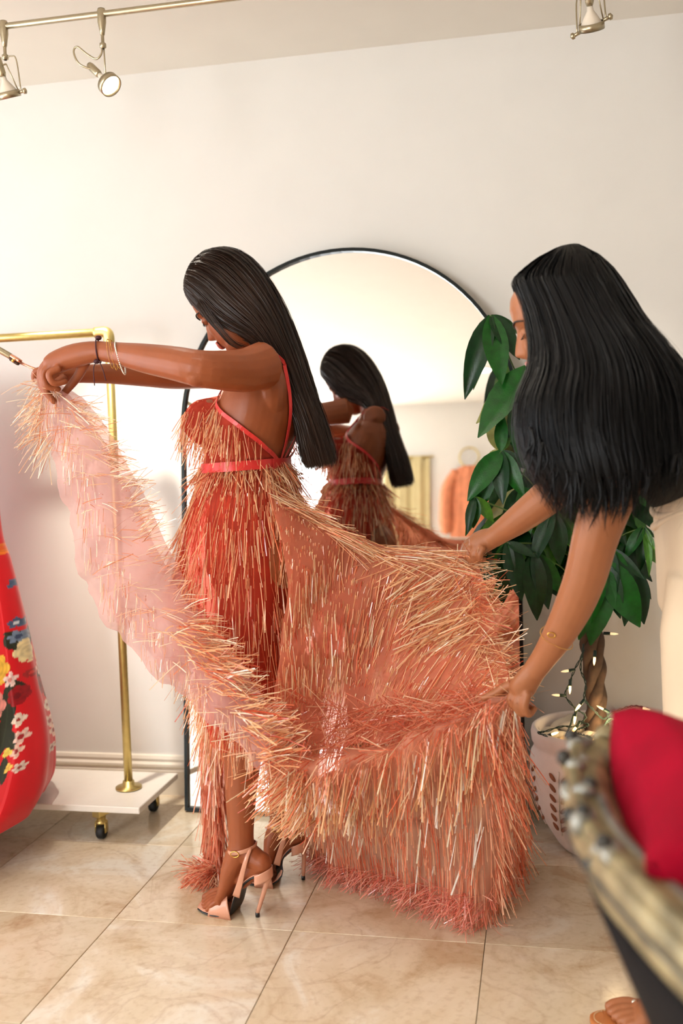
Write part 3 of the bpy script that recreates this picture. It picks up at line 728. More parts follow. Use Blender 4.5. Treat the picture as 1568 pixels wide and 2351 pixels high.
# left hand, knuckles leading, fingers closing on the cloth
def palm(mb, pts, ref):
    A = np.array([[*P(a, b_, Y), r1, r2] for a, b_, Y, r1, r2 in pts]); A = crom(A, 10)
    mb.tube(A[:, :3], [(q[3], q[4]) for q in A], 16, ref=ref)
palm(body, [(236, 806, 2.30, .0245, .024), (205, 809, 2.30, .0275, .024), (165, 818, 2.305, .030, .026), (128, 832, 2.31, .028, .028), (112, 838, 2.312, .021, .025)], (0, 0, 1))
F3 = lambda *a: [P(*q) for q in a]
finger(body, F3((138, 845, 2.283), (113, 858, 2.272), (124, 880, 2.278), (150, 876, 2.296)), .0105, .0078)
finger(body, F3((122, 838, 2.296), (100, 856, 2.290), (108, 886, 2.294), (134, 893, 2.308)), .0110, .0080)
finger(body, F3((114, 832, 2.312), (97, 858, 2.308), (101, 890, 2.308), (124, 922, 2.316)), .0112, .0082)
finger(body, F3((110, 829, 2.332), (93, 855, 2.335), (97, 890, 2.334), (122, 920, 2.334)), .0108, .0078)
finger(body, F3((196, 830, 2.325), (180, 862, 2.345), (158, 890, 2.345), (136, 915, 2.333)), .0140, .0090)
# right hand, half hidden behind the left
palm(body, [(192, 858, 2.445, .0245, .022), (160, 856, 2.435, .027, .024), (125, 855, 2.42, .027, .026), (108, 857, 2.415, .020, .024)], (0, 0, 1))
for i, dy in enumerate((0, .02, .04, .06)):
    finger(body, F3((118, 850, 2.39 + dy), (84, 852, 2.385 + dy), (80, 872, 2.39 + dy), (100, 884, 2.39 + dy)), .0105, .0078)
finger(body, F3((150, 868, 2.40), (125, 880, 2.385), (104, 882, 2.38)), .013, .009)
# legs and feet
limb(body, [(578, 1262, 2.425, .088), (572, 1360, 2.42, .083), (570, 1460, 2.415, .070), (568, 1545, 2.41, .056), (566, 1600, 2.41, .051), (560, 1690, 2.41, .053), (555, 1770, 2.405, .046), (553, 1850, 2.40, .038), (553, 1915, 2.397, .033), (556, 1955, 2.395, .034)], 34, 18)
limb(body, [(620, 1262, 2.585, .088), (635, 1360, 2.59, .083), (645, 1460, 2.60, .070), (648, 1560, 2.605, .054), (650, 1650, 2.61, .052), (650, 1730, 2.61, .047), (648, 1810, 2.605, .037), (646, 1870, 2.60, .033), (648, 1900, 2.60, .034)], 34, 18)
def foot(mb, ank, heel, ball, toe, ylat, tiplist):
    A, H_, B, T_ = P(*ank), P(*heel), P(*ball), P(*toe)
    mb.tube(crom([A + (0, 0, .01), A*.62 + B*.38 + (-.004, 0, .012), A*.3 + B*.7 + (0, 0, .010), B + (0, 0, .012)], 10), [(.034, .034), (.033, .034), (.031, .034), (.029, .035), (.027, .036), (.024, .037), (.021, .039), (.019, .040), (.017, .041), (.015, .040)], 16, ref=(0, 0, 1))
    mb.ell(H_, (.027, .026, .030)); mb.tube([A, H_], [.032, .026], 12); mb.tube([H_, (H_*.45 + B*.55) + (0, 0, .004)], [.025, .019], 12)
    for (dx, dy, r) in tiplist:
        t = T_ + np.array([dx, dy, 0]); mb.tube(crom([B + np.array([0, dy*.85, .010]), (B + t)/2 + np.array([0, dy*.42, .014]), t + np.array([0, 0, .004])], 7), [.012, r*1.1, r, r*1.05, r*1.1, r, r*.8], 10); mb.ell(t + np.array([-.002, 0, .004]), r*.9, n=10, m=6)
toes = [(-.004, .038, .0125), (.000, .015, .0095), (.006, -.004, .0088), (.014, -.020, .0082), (.026, -.034, .0078)]
foot(body, (556, 1950, 2.395), (600, 1982, 2.385), (515, 2068, 2.41), (466, 2078, 2.42), 0, toes)
foot(body, (648, 1895, 2.60), (682, 1918, 2.605), (612, 1995, 2.60), (572, 2010, 2.60), 0, toes)
me = remeshed(body, 0.0032, 5, 'body', M['skin1'])
link(bpy.data.objects.new('body', me), w1)
face_parts(w1, HO1, Rh1, HS1, M['lip'])
torso_bvh = BVHTree.FromPolygons([Vector(v) for v in np.concatenate(tor.v)], tor.f)
del tor

def hair_mesh(name, root, sect, matr, shellmat, ns, width, seed, nseg=18, shrink=.965, tipvar=.10, fly=.006, exps=2.0, send=56):
    """sect rows: Ax, Ay, Bx, By, Y centre, half depth; strands keep their place across the section"""
    S = []
    for ax, ay, bx, by, yc, hy in sect:
        A, B = P(ax, ay, yc), P(bx, by, yc); S.append([*((A + B)/2), *((B - A)/2), yc, hy])
    S = crom(np.array(S), 60); S[:, 7] = np.maximum(S[:, 7], .004)
    ydir = np.array([0, 1.0, 0]); rings = []; n = 40
    g = np.random.default_rng(seed)
    for k, q in enumerate(S):
        th = np.linspace(0, 2*math.pi, n, endpoint=False); c, s = np.cos(th), np.sin(th)
        gq = (np.abs(c)**exps + np.abs(s)**exps)**(-1/exps)
        rings.append(q[:3] + shrink*(np.outer(c*gq, q[3:6]) + np.outer(s*gq*q[7], ydir)))
    b = MB(); b.ringloft(np.array(rings)[:send]); sh = b.build(name, shellmat, root)
    # strands
    th = g.uniform(0, 2*math.pi, ns); rr = g.uniform(.90, 1.03, ns); t0 = g.beta(.9, 2.2, ns)*.42; t1 = 1 - g.random(ns)**1.5*tipvar
    clump = np.floor(th/(2*math.pi)*170); ca = np.random.default_rng(seed + 1).uniform(-1, 1, (171, 3))
    tt = np.linspace(0, 1, nseg); V = np.zeros((ns, nseg, 2, 3)); wob = g.normal(0, 1, (ns, 3)); wph = g.uniform(0, 6.28, ns)
    for j, u in enumerate(tt):
        t = (t0 + (t1 - t0)*u)*(len(S) - 1); i = np.minimum(t.astype(int), len(S) - 2); f = (t - i)[:, None]
        q = S[i]*(1 - f) + S[i + 1]*f
        c, s = np.cos(th), np.sin(th); gq = (np.abs(c)**exps + np.abs(s)**exps)**(-1/exps)
        rj = rr + .018*ca[clump.astype(int), 0]
        p = q[:, :3] + (q[:, 3:6]*(c*gq*rj)[:, None] + np.outer(s*gq*rj*q[:, 7], ydir))
        p = p + wob*fly*(u**2)*1.0 + .004*np.sin(u*6 + wph)[:, None]*ca[clump.astype(int)]*u
        V[:, j, 0] = p
    T = np.gradient(V[:, :, 0], axis=1); T /= np.linalg.norm(T, axis=2, keepdims=True) + 1e-9
    vd = V[:, :, 0] - CAMP*0 - np.array([*S[:, :3].mean(0)]); sd_ = np.cross(T, vd + g.normal(0, .05, (ns, 1, 3))); sd_ /= np.linalg.norm(sd_, axis=2, keepdims=True) + 1e-9
    wd = width*(.6 + .8*g.random(ns))[:, None, None]*np.clip(1.25 - tt**3*1.1, .1, 1)[None, :, None]
    V[:, :, 1] = V[:, :, 0] + sd_*wd/2; V[:, :, 0] -= sd_*wd/2
    base = np.arange(ns)[:, None]*nseg*2 + np.arange(nseg - 1)[None]*2
    Fq = np.stack([base, base + 1, base + 3, base + 2], -1).reshape(-1, 4)
    me = bpy.data.meshes.new('strands'); me.from_pydata(V.reshape(-1, 3).tolist(), [], Fq.tolist()); me.materials.append(matr)
    me.polygons.foreach_set('use_smooth', [True]*len(me.polygons))
    o = link(bpy.data.objects.new('strands', me), sh); o['kind'] = 'stuff'
    return sh
hair_mesh('hair', w1, [(436, 662, 452, 618, 2.50, .035), (433, 676, 468, 588, 2.50, .074), (440, 692, 506, 570, 2.50, .092), (464, 720, 552, 577, 2.50, .100), (497, 757, 592, 608, 2.50, .102), (535, 778, 627, 657, 2.50, .100), (578, 792, 657, 716, 2.505, .096), (610, 815, 684, 786, 2.52, .090), (636, 855, 704, 848, 2.53, .082), (660, 912, 722, 910, 2.53, .074), (683, 970, 742, 968, 2.52, .068), (694, 1025, 757, 1020, 2.52, .062), (704, 1062, 764, 1052, 2.52, .052), (708, 1075, 764, 1064, 2.52, .045)],
          M['hair1'], M['hair1'], 5200, .0012, 11, exps=2.15)
# a few loose strands over the cheek
b = MB()
for k in range(26):
    s = k/25; p = crom([P(452 + 10*s, 700 - 20*s, 2.415), P(476 + 14*s, 735 - 10*s, 2.405), P(503 + 14*s, 765 - 6*s, 2.402), P(524 + 18*s, 788 - 4*s, 2.41), P(545 + 22*s, 800 - 6*s, 2.42)], 10)
    b.tube(p + rng.normal(0, .0012, (1, 3)), list(np.linspace(.0007, .0004, 10)), 4)
b.build('loose_strands', M['hair1'], w1)

# bracelets on the near wrist
def band(name, px, py, Y, rv, tilt_, r, m, nn=36, sag=0.0, bead=0, lean=0.0):
    c = P(px, py, Y); ax = nrm(P(px - 40, py + 4 + tilt_, Y - .01) - c); Rm = align(ax)
    pts = []
    for k in range(nn):
        a = 2*math.pi*k/nn; q = Rm @ np.array([rv*math.cos(a), rv*math.sin(a), 0]); 
        q = q + np.array([lean*q[2], 0, 0])
        if q[2] < 0: q = q*np.array([1, 1, 1 + sag])
        pts.append(c + q)
    b = MB()
    if bead:
        for q in pts: b.ell(q, r, n=8, m=5)
    else: b.tube(pts, r, 6, closed=True)
    return b.build(name, m, w1)
cb = band('cord_bracelet', 226, 806, 2.30, .0292, 0, .0018, M['cord'])
for q in ((226, 776, 2.30), (222, 830, 2.285)):
    b = MB(); b.ell(P(*q), (.008, .007, .006)); b.build('cord_knot', M['cord'], cb)
for e in (((222, 830), (215, 845), (217, 885)), ((228, 830), (236, 848), (243, 874))):
    b = MB(); b.tube(crom([P(x, y, 2.278) for x, y in e], 8), .0013, 6); b.build('cord_end', M['cord'], cb)
band('gold_chain_bracelet', 253, 810, 2.292, .0335, 6, .0011, M['gold'], 60, .15, 1, .10)
band('gold_chain_bracelet', 260, 811, 2.290, .0340, 9, .0011, M['gold'], 60, .25, 1, .10)
band('gold_chain_bracelet', 265, 812, 2.288, .0345, 12, .0011, M['gold'], 60, .10, 1, .10)
band('stone_bracelet', 276, 818, 2.285, .0375, 20, .0023, M['diamond'], 58, .32, 1, .30)
b = MB(); b.tube([P(92, 862, 2.39) + np.array([.0, .011*math.cos(a), .011*math.sin(a)]) for a in np.linspace(0, 6.28, 20, endpoint=False)], .0018, 6, closed=True); b.build('finger_ring', M['diamond'], w1)

# high heel sandals
def sandal(ank, heel, ball, toe, tip, sgn, label):
    A, H_, B, T_, X = P(*ank), P(*heel), P(*ball), P(*toe), P(*tip)
    X[2] = 0.0; T_ = np.array([T_[0], T_[1], .004]); B = np.array([B[0], B[1], B[2]])
    s = MB()      # footbed and black sole
    sole_c = [T_ + (-.012, 0, .001), T_ + (.02, 0, 0), np.array([B[0], B[1], .005]), np.array([B[0] + .03, B[1] - .004, .010]), H_*.5 + np.array([B[0], B[1], .01])*.5 + (0, 0, -.004), H_ + (-.012, 0, -.028), H_ + (.012, 0, -.030)]
    C_ = crom(sole_c, 26); wd = np.interp(np.linspace(0, 1, 26), [0, .1, .3, .5, .75, 1], [.018, .036, .043, .030, .024, .022])
    sh = bpy.data.objects
    sole = MB(); sole.tube(C_, [(.0035, w_) for w_ in wd], 16, ref=(0, 0, 1), sq=3); so = sole.build('high_heel_sandal', M['sole'], w1); so['label'] = label
    bed = MB(); bed.tube(C_ + np.array([0, 0, .0045]), [(.0022, w_*.97) for w_ in wd], 16, ref=(0, 0, 1), sq=3); bed.build('footbed', M['nude'], so)
    hl = MB(); top = H_ + (.006, 0, -.028)
    hl.tube(crom([top + (.004, 0, .006), top + (.010, 0, -.012), top*.7 + X*.3 + (.010, 0, 0), X + (.002, 0, .012)], 12), list(np.interp(np.linspace(0, 1, 12), [0, .2, .45, 1], [.021, .015, .0075, .0052])), 14); hl.build('stiletto_heel', M['nude'], so)
    tp = MB(); tp.tube([X + (.002, 0, .012), X + (.002, 0, .001)], .0056, 12); tp.build('heel_tip', M['sole'], so)
    # peep toe vamp: half band over the ball
    up = MB(); G = []
    for i, t in enumerate(np.linspace(0, 1, 12)):
        c = T_*(1 - t) + np.array([B[0] + .030, B[1], .004])*t + np.array([.026*(1 - t), 0, 0]); hw = .0455; hh = .036 + .028*t - .020*max(0, t - .6)
        dip = .5 + .5*abs(t - .5)
        G.append([c + np.array([-.016*math.sin(a)*t + .010*math.sin(a)*(1 - t), hw*math.cos(a), hh*math.sin(a)**.8 if 0 < a < math.pi else -.004]) for a in np.linspace(-.05, math.pi + .05, 16)])
    up.grid(np.array(G)); u = up.build('toe_vamp', M['nude'], so); sd = u.modifiers.new('t', 'SOLIDIFY'); sd.thickness = .002
    hc = MB(); G = []
    for i, t in enumerate(np.linspace(0, 1, 8)):          # low heel counter
        c = H_ + (0, 0, -.030 + .026*t)
        G.append([c + np.array([.032*math.cos(a)*(1 - .03*t), .029*math.sin(a), -.012*(1 - math.cos(a))*(1) ]) for a in np.linspace(-1.9, 1.9, 16)])
    hc.grid(np.array(G)); u = hc.build('heel_counter', M['nude'], so); sd = u.modifiers.new('t', 'SOLIDIFY'); sd.thickness = .002
    for sy in (-1, 1):                                   # straps rising from the sole to the ankle
        st = MB(); p = crom([H_*.42 + B*.58 + (.0, sy*.030, -.012), H_*.52 + B*.48 + (.004, sy*.036, .018), A*.7 + H_*.3 + (.006, sy*.037, -.004), A + (.030, sy*.024, .012)], 14)
        st.tube(p, [(.0012, np.interp(k/13, [0, .5, 1], [.010, .0065, .004])) for k in range(14)], 8, ref=(0, 1, 0)); st.build('side_strap', M['nude'], so)
    an = MB(); cA = A + (0, 0, .003)
    an.tube([cA + np.array([.037*math.cos(a), .037*math.sin(a), .008*math.cos(a)]) for a in np.linspace(0, 6.2832, 32, endpoint=False)], [(.0055, .0014)]*32, 8, ref=(0, 0, 1), closed=True); ao = an.build('ankle_strap', M['nude'], so)
    bk = MB(); bc = cA + np.array([-.008, -.039, -.003])
    bk.tube([bc + np.array([.011*math.cos(a), 0, .0075*math.sin(a)]) for a in np.linspace(0, 6.2832, 16, endpoint=False)], .0014, 6, closed=True); bk.build('buckle', M['gold'], so)
    return so
sandal((556, 1948, 2.395), (598, 1984, 2.385), (515, 2074, 2.408), (468, 2083, 2.42), (590, 2107, 2.391), 1, 'nude patent stiletto sandal on the near foot')
sandal((648, 1893, 2.60), (682, 1920, 2.605), (612, 1999, 2.60), (574, 2012, 2.60), (695, 2022, 2.622), 1, 'nude patent stiletto sandal on the far foot')

# ------------------------------------------------------------------ woman bending forward, holding the train
w2 = thing('person', (0.36, 2.20, 0), 'woman with long black hair bending forward in ivory trousers, holding out the train', 'person')
F2 = np.array([-1.0, 0, 0]); L2 = np.array([0, -1.0, 0])
b2 = MB(); t2 = MB()
spine = crom(np.array([(.37, 2.19, .86, .155, .105), (.365, 2.19, .93, .165, .11), (.35, 2.19, 1.02, .145, .10), (.31, 2.19, 1.11, .13, .095), (.26, 2.20, 1.17, .14, .10), (.19, 2.19, 1.225, .15, .10), (.135, 2.18, 1.26, .125, .075), (.11, 2.18, 1.29, .065, .058)]), 40)
rings = []
for i, q in enumerate(spine):
    T = nrm(spine[min(i + 1, 39), :3] - spine[max(i - 1, 0), :3]); ff = nrm(np.cross(L2, T)); rings.append(torso_ring(q[:3], q[3], q[4], ff, L2))
b2.ringloft(rings)
top_r = [torso_ring(q[:3], q[3] + .007, q[4] + .007, nrm(np.cross(L2, nrm(spine[min(i + 1, 39), :3] - spine[max(i - 1, 0), :3]))), L2) for i, q in enumerate(spine)][16:37]
pt2 = R(20); Fh2 = nrm((-math.cos(pt2), 0.05, -math.sin(pt2))); Lh2 = nrm(np.cross((0, 0, 1), Fh2)); Uh2 = np.cross(Fh2, Lh2)
Rh2 = frame(Lh2, Fh2, Uh2); HS2 = 1.06
HO2 = P(1190, 758, 2.15) - Fh2*.083*HS2 - Uh2*.02*HS2
b2.ringloft((head_rings(HS2).reshape(-1, 3) @ Rh2.T + HO2).reshape(60, 56, 3)); ear(b2, HO2, Rh2, HS2)
b2.tube(crom([np.array([.14, 2.18, 1.25]), np.array([.115, 2.175, 1.31]), HO2 - Uh2*.05 - Fh2*.03], 8), [.06, .055, .052, .05, .05, .05, .05, .05], 18)
# near arm: shoulder -> elbow -> wrist
limb(b2, [(1425, 1060, 2.03, .058), (1398, 1140, 2.03, .052), (1368, 1230, 2.04, .046), (1345, 1320, 2.06, .0425), (1318, 1390, 2.09, .040), (1284, 1455, 2.12, .034), (1250, 1508, 2.15, .0275), (1228, 1538, 2.165, .0255)], 30)
limb(b2, [(1400, 1030, 2.33, .056), (1345, 1070, 2.35, .050), (1290, 1115, 2.37, .045), (1240, 1155, 2.39, .041), (1195, 1190, 2.41, .036), (1150, 1222, 2.435, .028), (1130, 1236, 2.445, .0255)], 30)
# near hand: fist on the cloth, index finger pointing along the hem
palm(b2, [(1230, 1536, 2.165, .025, .023), (1218, 1552, 2.17, .029, .024), (1204, 1572, 2.178, .031, .025), (1196, 1586, 2.182, .028, .025), (1192, 1594, 2.184, .02, .02)], (0.8, 0, 0.6))
finger(b2, F3((1186, 1566, 2.192), (1158, 1578, 2.195), (1134, 1592, 2.198), (1110, 1603, 2.20)), .0118, .0078)
finger(b2, F3((1190, 1580, 2.178), (1172, 1606, 2.178), (1186, 1626, 2.184), (1206, 1622, 2.195)), .0118, .0085)
finger(b2, F3((1200, 1588, 2.168), (1186, 1618, 2.166), (1198, 1638, 2.174), (1216, 1628, 2.190)), .0115, .0082)
finger(b2, F3((1212, 1590, 2.158), (1204, 1622, 2.156), (1214, 1640, 2.166), (1226, 1628, 2.182)), .0105, .0078)
finger(b2, F3((1204, 1562, 2.205), (1180, 1580, 2.218), (1156, 1596, 2.216), (1136, 1606, 2.208)), .0135, .0088)
# far hand
palm(b2, [(1132, 1235, 2.445, .0255, .022), (1116, 1240, 2.447, .029, .023), (1098, 1248, 2.45, .029, .024), (1088, 1254, 2.452, .023, .022)], (0.45, 0, 0.9))
finger(b2, F3((1090, 1240, 2.475), (1070, 1256, 2.478), (1068, 1276, 2.474), (1078, 1288, 2.464)), .0112, .0078)
finger(b2, F3((1092, 1246, 2.458), (1077, 1262, 2.456), (1076, 1280, 2.454), (1086, 1292, 2.452)), .0115, .0080)
finger(b2, F3((1100, 1252, 2.440), (1088, 1270, 2.436), (1088, 1285, 2.440), (1098, 1290, 2.446)), .0110, .0078)
finger(b2, F3((1110, 1256, 2.424), (1102, 1272, 2.422), (1104, 1284, 2.428), (1112, 1284, 2.436)), .0100, .0074)
finger(b2, F3((1112, 1234, 2.470), (1090, 1238, 2.490), (1070, 1250, 2.492), (1064, 1264, 2.486)), .0130, .0085)
# near foot in the sandal, toes to the left, and the far foot behind
def flat_foot(mb, toe, ankx, y, ang=0.0):
    c, s = math.cos(ang), math.sin(ang); W = lambda a, l, z: np.array([toe[0] + a*c - l*s, toe[1] + a*s + l*c, z])
    mb.tube(crom([W(.215, 0, .10), W(.20, 0, .07), W(.15, 0, .055), (W(.10, 0, .042)), W(.06, 0, .032)], 12), [(r, q) for r, q in zip(np.interp(np.linspace(0, 1, 12), [0, .4, 1], [.036, .034, .017]), np.interp(np.linspace(0, 1, 12), [0, .4, 1], [.033, .034, .043]))], 16, ref=(0, 0, 1))
    mb.ell(W(.225, 0, .036), (.03, .028, .028))
    for l, a, r in ((.030, .0, .0125), (.010, .002, .0098), (-.007, .010, .0092), (-.022, .020, .0086), (-.036, .034, .0084)):
        mb.tube(crom([W(.075, l*.9, .030), W(a + .04, l, .034), W(a + .02, l, .028), W(a + .006, l, .021)], 8), [.013, .0115, r, r*.95, r*.95, r*1.05, r*1.05, r*.9], 10)
        mb.ell(W(a + .006, l, .021), r*.95, n=10, m=6)
    mb.tube([W(.212, 0, .08), W(.215, 0, .25)], [.034, .042], 14)
FT = P(1392, 2322, z=.02)
flat_foot(b2, FT + (0.0, -.012, 0), .2, 0, R(-4)); flat_foot(b2, np.array([.22, 2.36, 0]), .2, 0)
me = remeshed(b2, 0.0034, 5, 'body', M['skin2']); link(bpy.data.objects.new('body', me), w2)
face_parts(w2, HO2, Rh2, HS2, M['lip'])
tb = MB(); tb.ringloft(top_r); tb.build('black_top', M['blacktop'], w2)
# ivory trousers: one continuous garment, pelvis and two legs
tr = MB()
pel = [torso_ring(c, a, bq, F2, L2) for c, a, bq in (((.345, 2.19, 1.085), .150, .112), ((.355, 2.19, 1.02), .172, .122), ((.365, 2.19, .94), .183, .128), ((.37, 2.19, .84), .18, .13), ((.37, 2.19, .80), .16, .11))]
tr.ringloft(pel)
for y, xf in ((2.095, .352), (2.295, .385)):
    tr.ringloft([torso_ring((xf + dx, y, z), a, q, F2, L2) for z, a, q, dx in ((.92, .085, .115, .01), (.80, .098, .125, .005), (.6, .095, .115, 0), (.4, .095, .112, 0), (.2, .10, .115, 0), (.06, .105, .12, 0))])
me = remeshed(tr, 0.006, 6, 'trousers', M['ivory']); to = link(bpy.data.objects.new('trousers', me), w2)
# gathered waistband folds and a side seam
for k, (z0, dz) in enumerate(((1.075, .012), (1.055, .02), (1.03, .025))):
    b = MB(); b.tube([np.array([.345 + .006*k - (.114 + .005*k)*math.cos(a), 2.19 - (.152 + .008*k)*math.sin(a), z0 - dz*math.sin(a*2.2 + k)]) for a in np.linspace(-1.4, 1.5, 26)], [.005 + .003*math.sin(j/25*3.14) for j in range(26)], 8); b.build('waist_fold', M['ivory'], to)
b = MB(); b.tube(crom([(.285, 2.045, 1.03), (.272, 2.03, .95), (.270, 2.02, .8), (.272, 2.02, .5), (.272, 2.02, .2)], 24), .0018, 6); b.build('side_seam', M['beige'], to)
# sandals of the bending woman
def flat_sandal(toe, label):
    T0 = np.array([toe[0], toe[1], 0])
    out = []
    for k in range(40):
        t = 2*math.pi*k/40; c, s = math.cos(t), math.sin(t); x = .105 - .135*c; w_ = .047 - .010*(x > .12)*(x - .12)/.12
        out.append((x, w_*np.sign(s)*abs(s)**.75, 0))
    out = np.array(out)
    b = MB(); b.ringloft([T0 + out*(.97, .96, 1) + (0, 0, .001), T0 + out + (0, 0, .004), T0 + out + (0, 0, .011), T0 + out*(.985, .97, 1) + (.002, 0, .0125)]); so = b.build('flat_sandal', M['tanleather'], w2, smooth=False); so['label'] = label
    b = MB()
    for k in range(0, 72):
        t = 2*math.pi*k/72; c, s = math.cos(t), math.sin(t); x = .105 - .126*c; w_ = .042 - .010*(x > .12)*(x - .12)/.12
        b.box(T0 + (x, w_*np.sign(s)*abs(s)**.75, .013), (.004, .0012, .001), rotz(math.atan2(.042*c, .126*s)))
    b.build('stitching', M['stitch'], so)
    tp = T0 + (.060, .018, .040)
    for e in ((.130, .045, .045), (.135, -.040, .052)):
        b = MB(); b.tube(crom([tp, (tp + T0 + np.array(e))/2 + (0, 0, .016), T0 + np.array(e)], 10), .0016, 8); b.build('thin_strap', M['nickel'], so)
    b = MB(); b.tube([tp, T0 + (.052, .019, .014)], .0025, 8); b.ell(tp, .006, n=10, m=6); b.build('toe_post', M['diamond'], so)
flat_sandal(FT + (-.004, -.012, -.02), 'tan flat sandal with a thin silver strap at the lower right')
flat_sandal(np.array([.218, 2.36, 0]), 'tan flat sandal on the far foot')
# gold bracelet
c = P(1279, 1464, 2.121); ax = nrm(P(1284, 1435, 2.108) - P(1250, 1492, 2.135)); Rm = align(ax)
b = MB()
for k in range(64): a = 2*math.pi*k/64; b.ell(c + Rm @ np.array([.0365*math.cos(a), .0365*math.sin(a), .003*math.sin(2*a)]), .0011, n=6, m=4)
bo = b.build('gold_chain_bracelet', M['gold'], w2)
b = MB(); cc = P(1266, 1458, 2.083); b.tube([cc + rt_*.0085*math.cos(a) + u_*.0055*math.sin(a) for a in np.linspace(0, 6.2832, 18, endpoint=False) for rt_, u_ in ((np.array([.9, 0, -.2]), np.array([.2, 0, .9])),)], .0014, 6, closed=True); b.build('charm', M['gold'], bo)
hair_mesh('hair', w2, [(1275, 572, 1330, 562, 2.16, .03), (1228, 600, 1385, 596, 2.16, .075), (1180, 645, 1424, 645, 2.155, .112), (1184, 672, 1438, 668, 2.15, .120), (1198, 705, 1455, 696, 2.14, .125), (1212, 750, 1482, 742, 2.12, .132), (1220, 805, 1528, 796, 2.10, .138), (1216, 860, 1566, 850, 2.08, .142), (1194, 915, 1592, 900, 2.06, .145), (1190, 965, 1600, 950, 2.05, .145), (1198, 1015, 1600, 1000, 2.04, .142), (1215, 1060, 1598, 1045, 2.03, .135), (1238, 1105, 1590, 1082, 2.03, .125), (1272, 1155, 1560, 1120, 2.03, .11), (1300, 1195, 1520, 1160, 2.03, .095)],
          M['hair2'], M['hair2'], 7000, .0014, 21, tipvar=.26, fly=.014, exps=2.3, send=51)
b = MB()      # thin ends hanging below
for k in range(150):
    x = random.uniform(1215, 1560); y0 = np.interp(x, [1215, 1300, 1400, 1560], [980, 1080, 1100, 1040]); ln = random.uniform(50, 130)*np.interp(x, [1215, 1240, 1380, 1560], [.9, 1, 1.0, .7]); Yk = random.uniform(1.90, 2.0)
    q = crom([P(x, y0, Yk), P(x + random.uniform(-6, 10), y0 + ln*.5, Yk - .004), P(x + random.uniform(-20, 10), y0 + ln, Yk)], 7); b.tube(q, [.003, .0032, .003, .0026, .002, .0012, .0003], 5)
b.build('hair_ends', M['hair2'], w2)

# ================================================================== THE FRINGE GOWN
dr = thing('fringe_gown', (-0.60, 2.45, 0), 'sheer coral gown covered in long shiny film strips, its skirt lifted on both sides', 'dress')
PAL = np.array([srgb(253, 188, 138)[:3], srgb(255, 204, 154)[:3], srgb(242, 130, 90)[:3], srgb(255, 224, 186)[:3], srgb(216, 88, 58)[:3], srgb(251, 168, 122)[:3]])
PALC = np.array([srgb(246, 160, 124)[:3], srgb(238, 136, 102)[:3], srgb(252, 188, 152)[:3], srgb(228, 114, 82)[:3], srgb(255, 212, 176)[:3]]); WC = [.3, .24, .2, .14, .12]
PW = [.32, .24, .10, .12, .08, .14]
def strips(name, parent, p, d, length, width, seed, bend=.12, pal=None, w=None):
    """one flat film strip per root point p along direction d"""
    g = np.random.default_rng(seed); n = len(p); d = d/np.linalg.norm(d, axis=1, keepdims=True)
    ln = length*(.55 + .75*g.random(n))[:, None]; rv = g.normal(0, 1, (n, 3)); sd_ = np.cross(d, rv); sd_ /= np.linalg.norm(sd_, axis=1, keepdims=True) + 1e-9
    wv = width*(.6 + .7*g.random(n))[:, None]/2; curl = np.cross(d, sd_)*g.normal(0, .05, (n, 1)) + np.array([0, 0, -bend])*g.random((n, 1))
    V = np.zeros((n, 4, 2, 3))
    for j, t in enumerate((0, .34, .68, 1.0)):
        q = p + d*ln*t + curl*ln*t*t
        q[:, 2] = np.maximum(q[:, 2], .003)
        V[:, j, 0] = q - sd_*wv; V[:, j, 1] = q + sd_*wv
    base = np.arange(n)[:, None]*8 + np.arange(3)[None]*2
    Fq = np.stack([base, base + 1, base + 3, base + 2], -1).reshape(-1, 4)
    me = bpy.data.meshes.new(name); me.from_pydata(V.reshape(-1, 3).tolist(), [], Fq.tolist()); me.materials.append(M['fringe'])
    w = PW if pal is None else w; pal = PAL if pal is None else pal
    ci = pal[g.choice(len(pal), n, p=w)]*(.8 + .35*g.random((n, 1))); setcol(me, np.clip(np.repeat(ci, 8, 0), 0, 1))
    o = link(bpy.data.objects.new(name, me), parent); o['kind'] = 'stuff'
    return o
def sample(G, n, seed, rows=0, umin=0, umax=1, vmin=0, vmax=1, jit=.15):
    """random points on a grid surface with du, dv tangents and normal; rows>0 stitches them along tiers"""
    g = np.random.default_rng(seed); nv, nu = G.shape[:2]
    u = umin + (umax - umin)*g.random(n); v = g.random(n)
    if rows: v = (np.floor(v*rows) + .5 + g.normal(0, jit, n))/rows
    v = np.clip(vmin + (vmax - vmin)*v, 0, 1)
    x = u*(nu - 1); y = v*(nv - 1); i = np.minimum(y.astype(int), nv - 2); j = np.minimum(x.astype(int), nu - 2); fy = (y - i)[:, None]; fx = (x - j)[:, None]
    a, b_, c, d = G[i, j], G[i, j + 1], G[i + 1, j], G[i + 1, j + 1]
    p = a*(1 - fx)*(1 - fy) + b_*fx*(1 - fy) + c*(1 - fx)*fy + d*fx*fy
    du = (b_ - a)*(1 - fy) + (d - c)*fy; dv = (c - a)*(1 - fx) + (d - b_)*fx
    nn = np.cross(du, dv); nn /= np.linalg.norm(nn, axis=1, keepdims=True) + 1e-9
    flip = np.sign((nn*np.array([0, -1.0, 0])).sum(1)); flip[flip == 0] = 1      # outward = towards the room
    return p, du/(np.linalg.norm(du, axis=1, keepdims=True) + 1e-9), dv/(np.linalg.norm(dv, axis=1, keepdims=True) + 1e-9), nn*flip[:, None], u, v, g
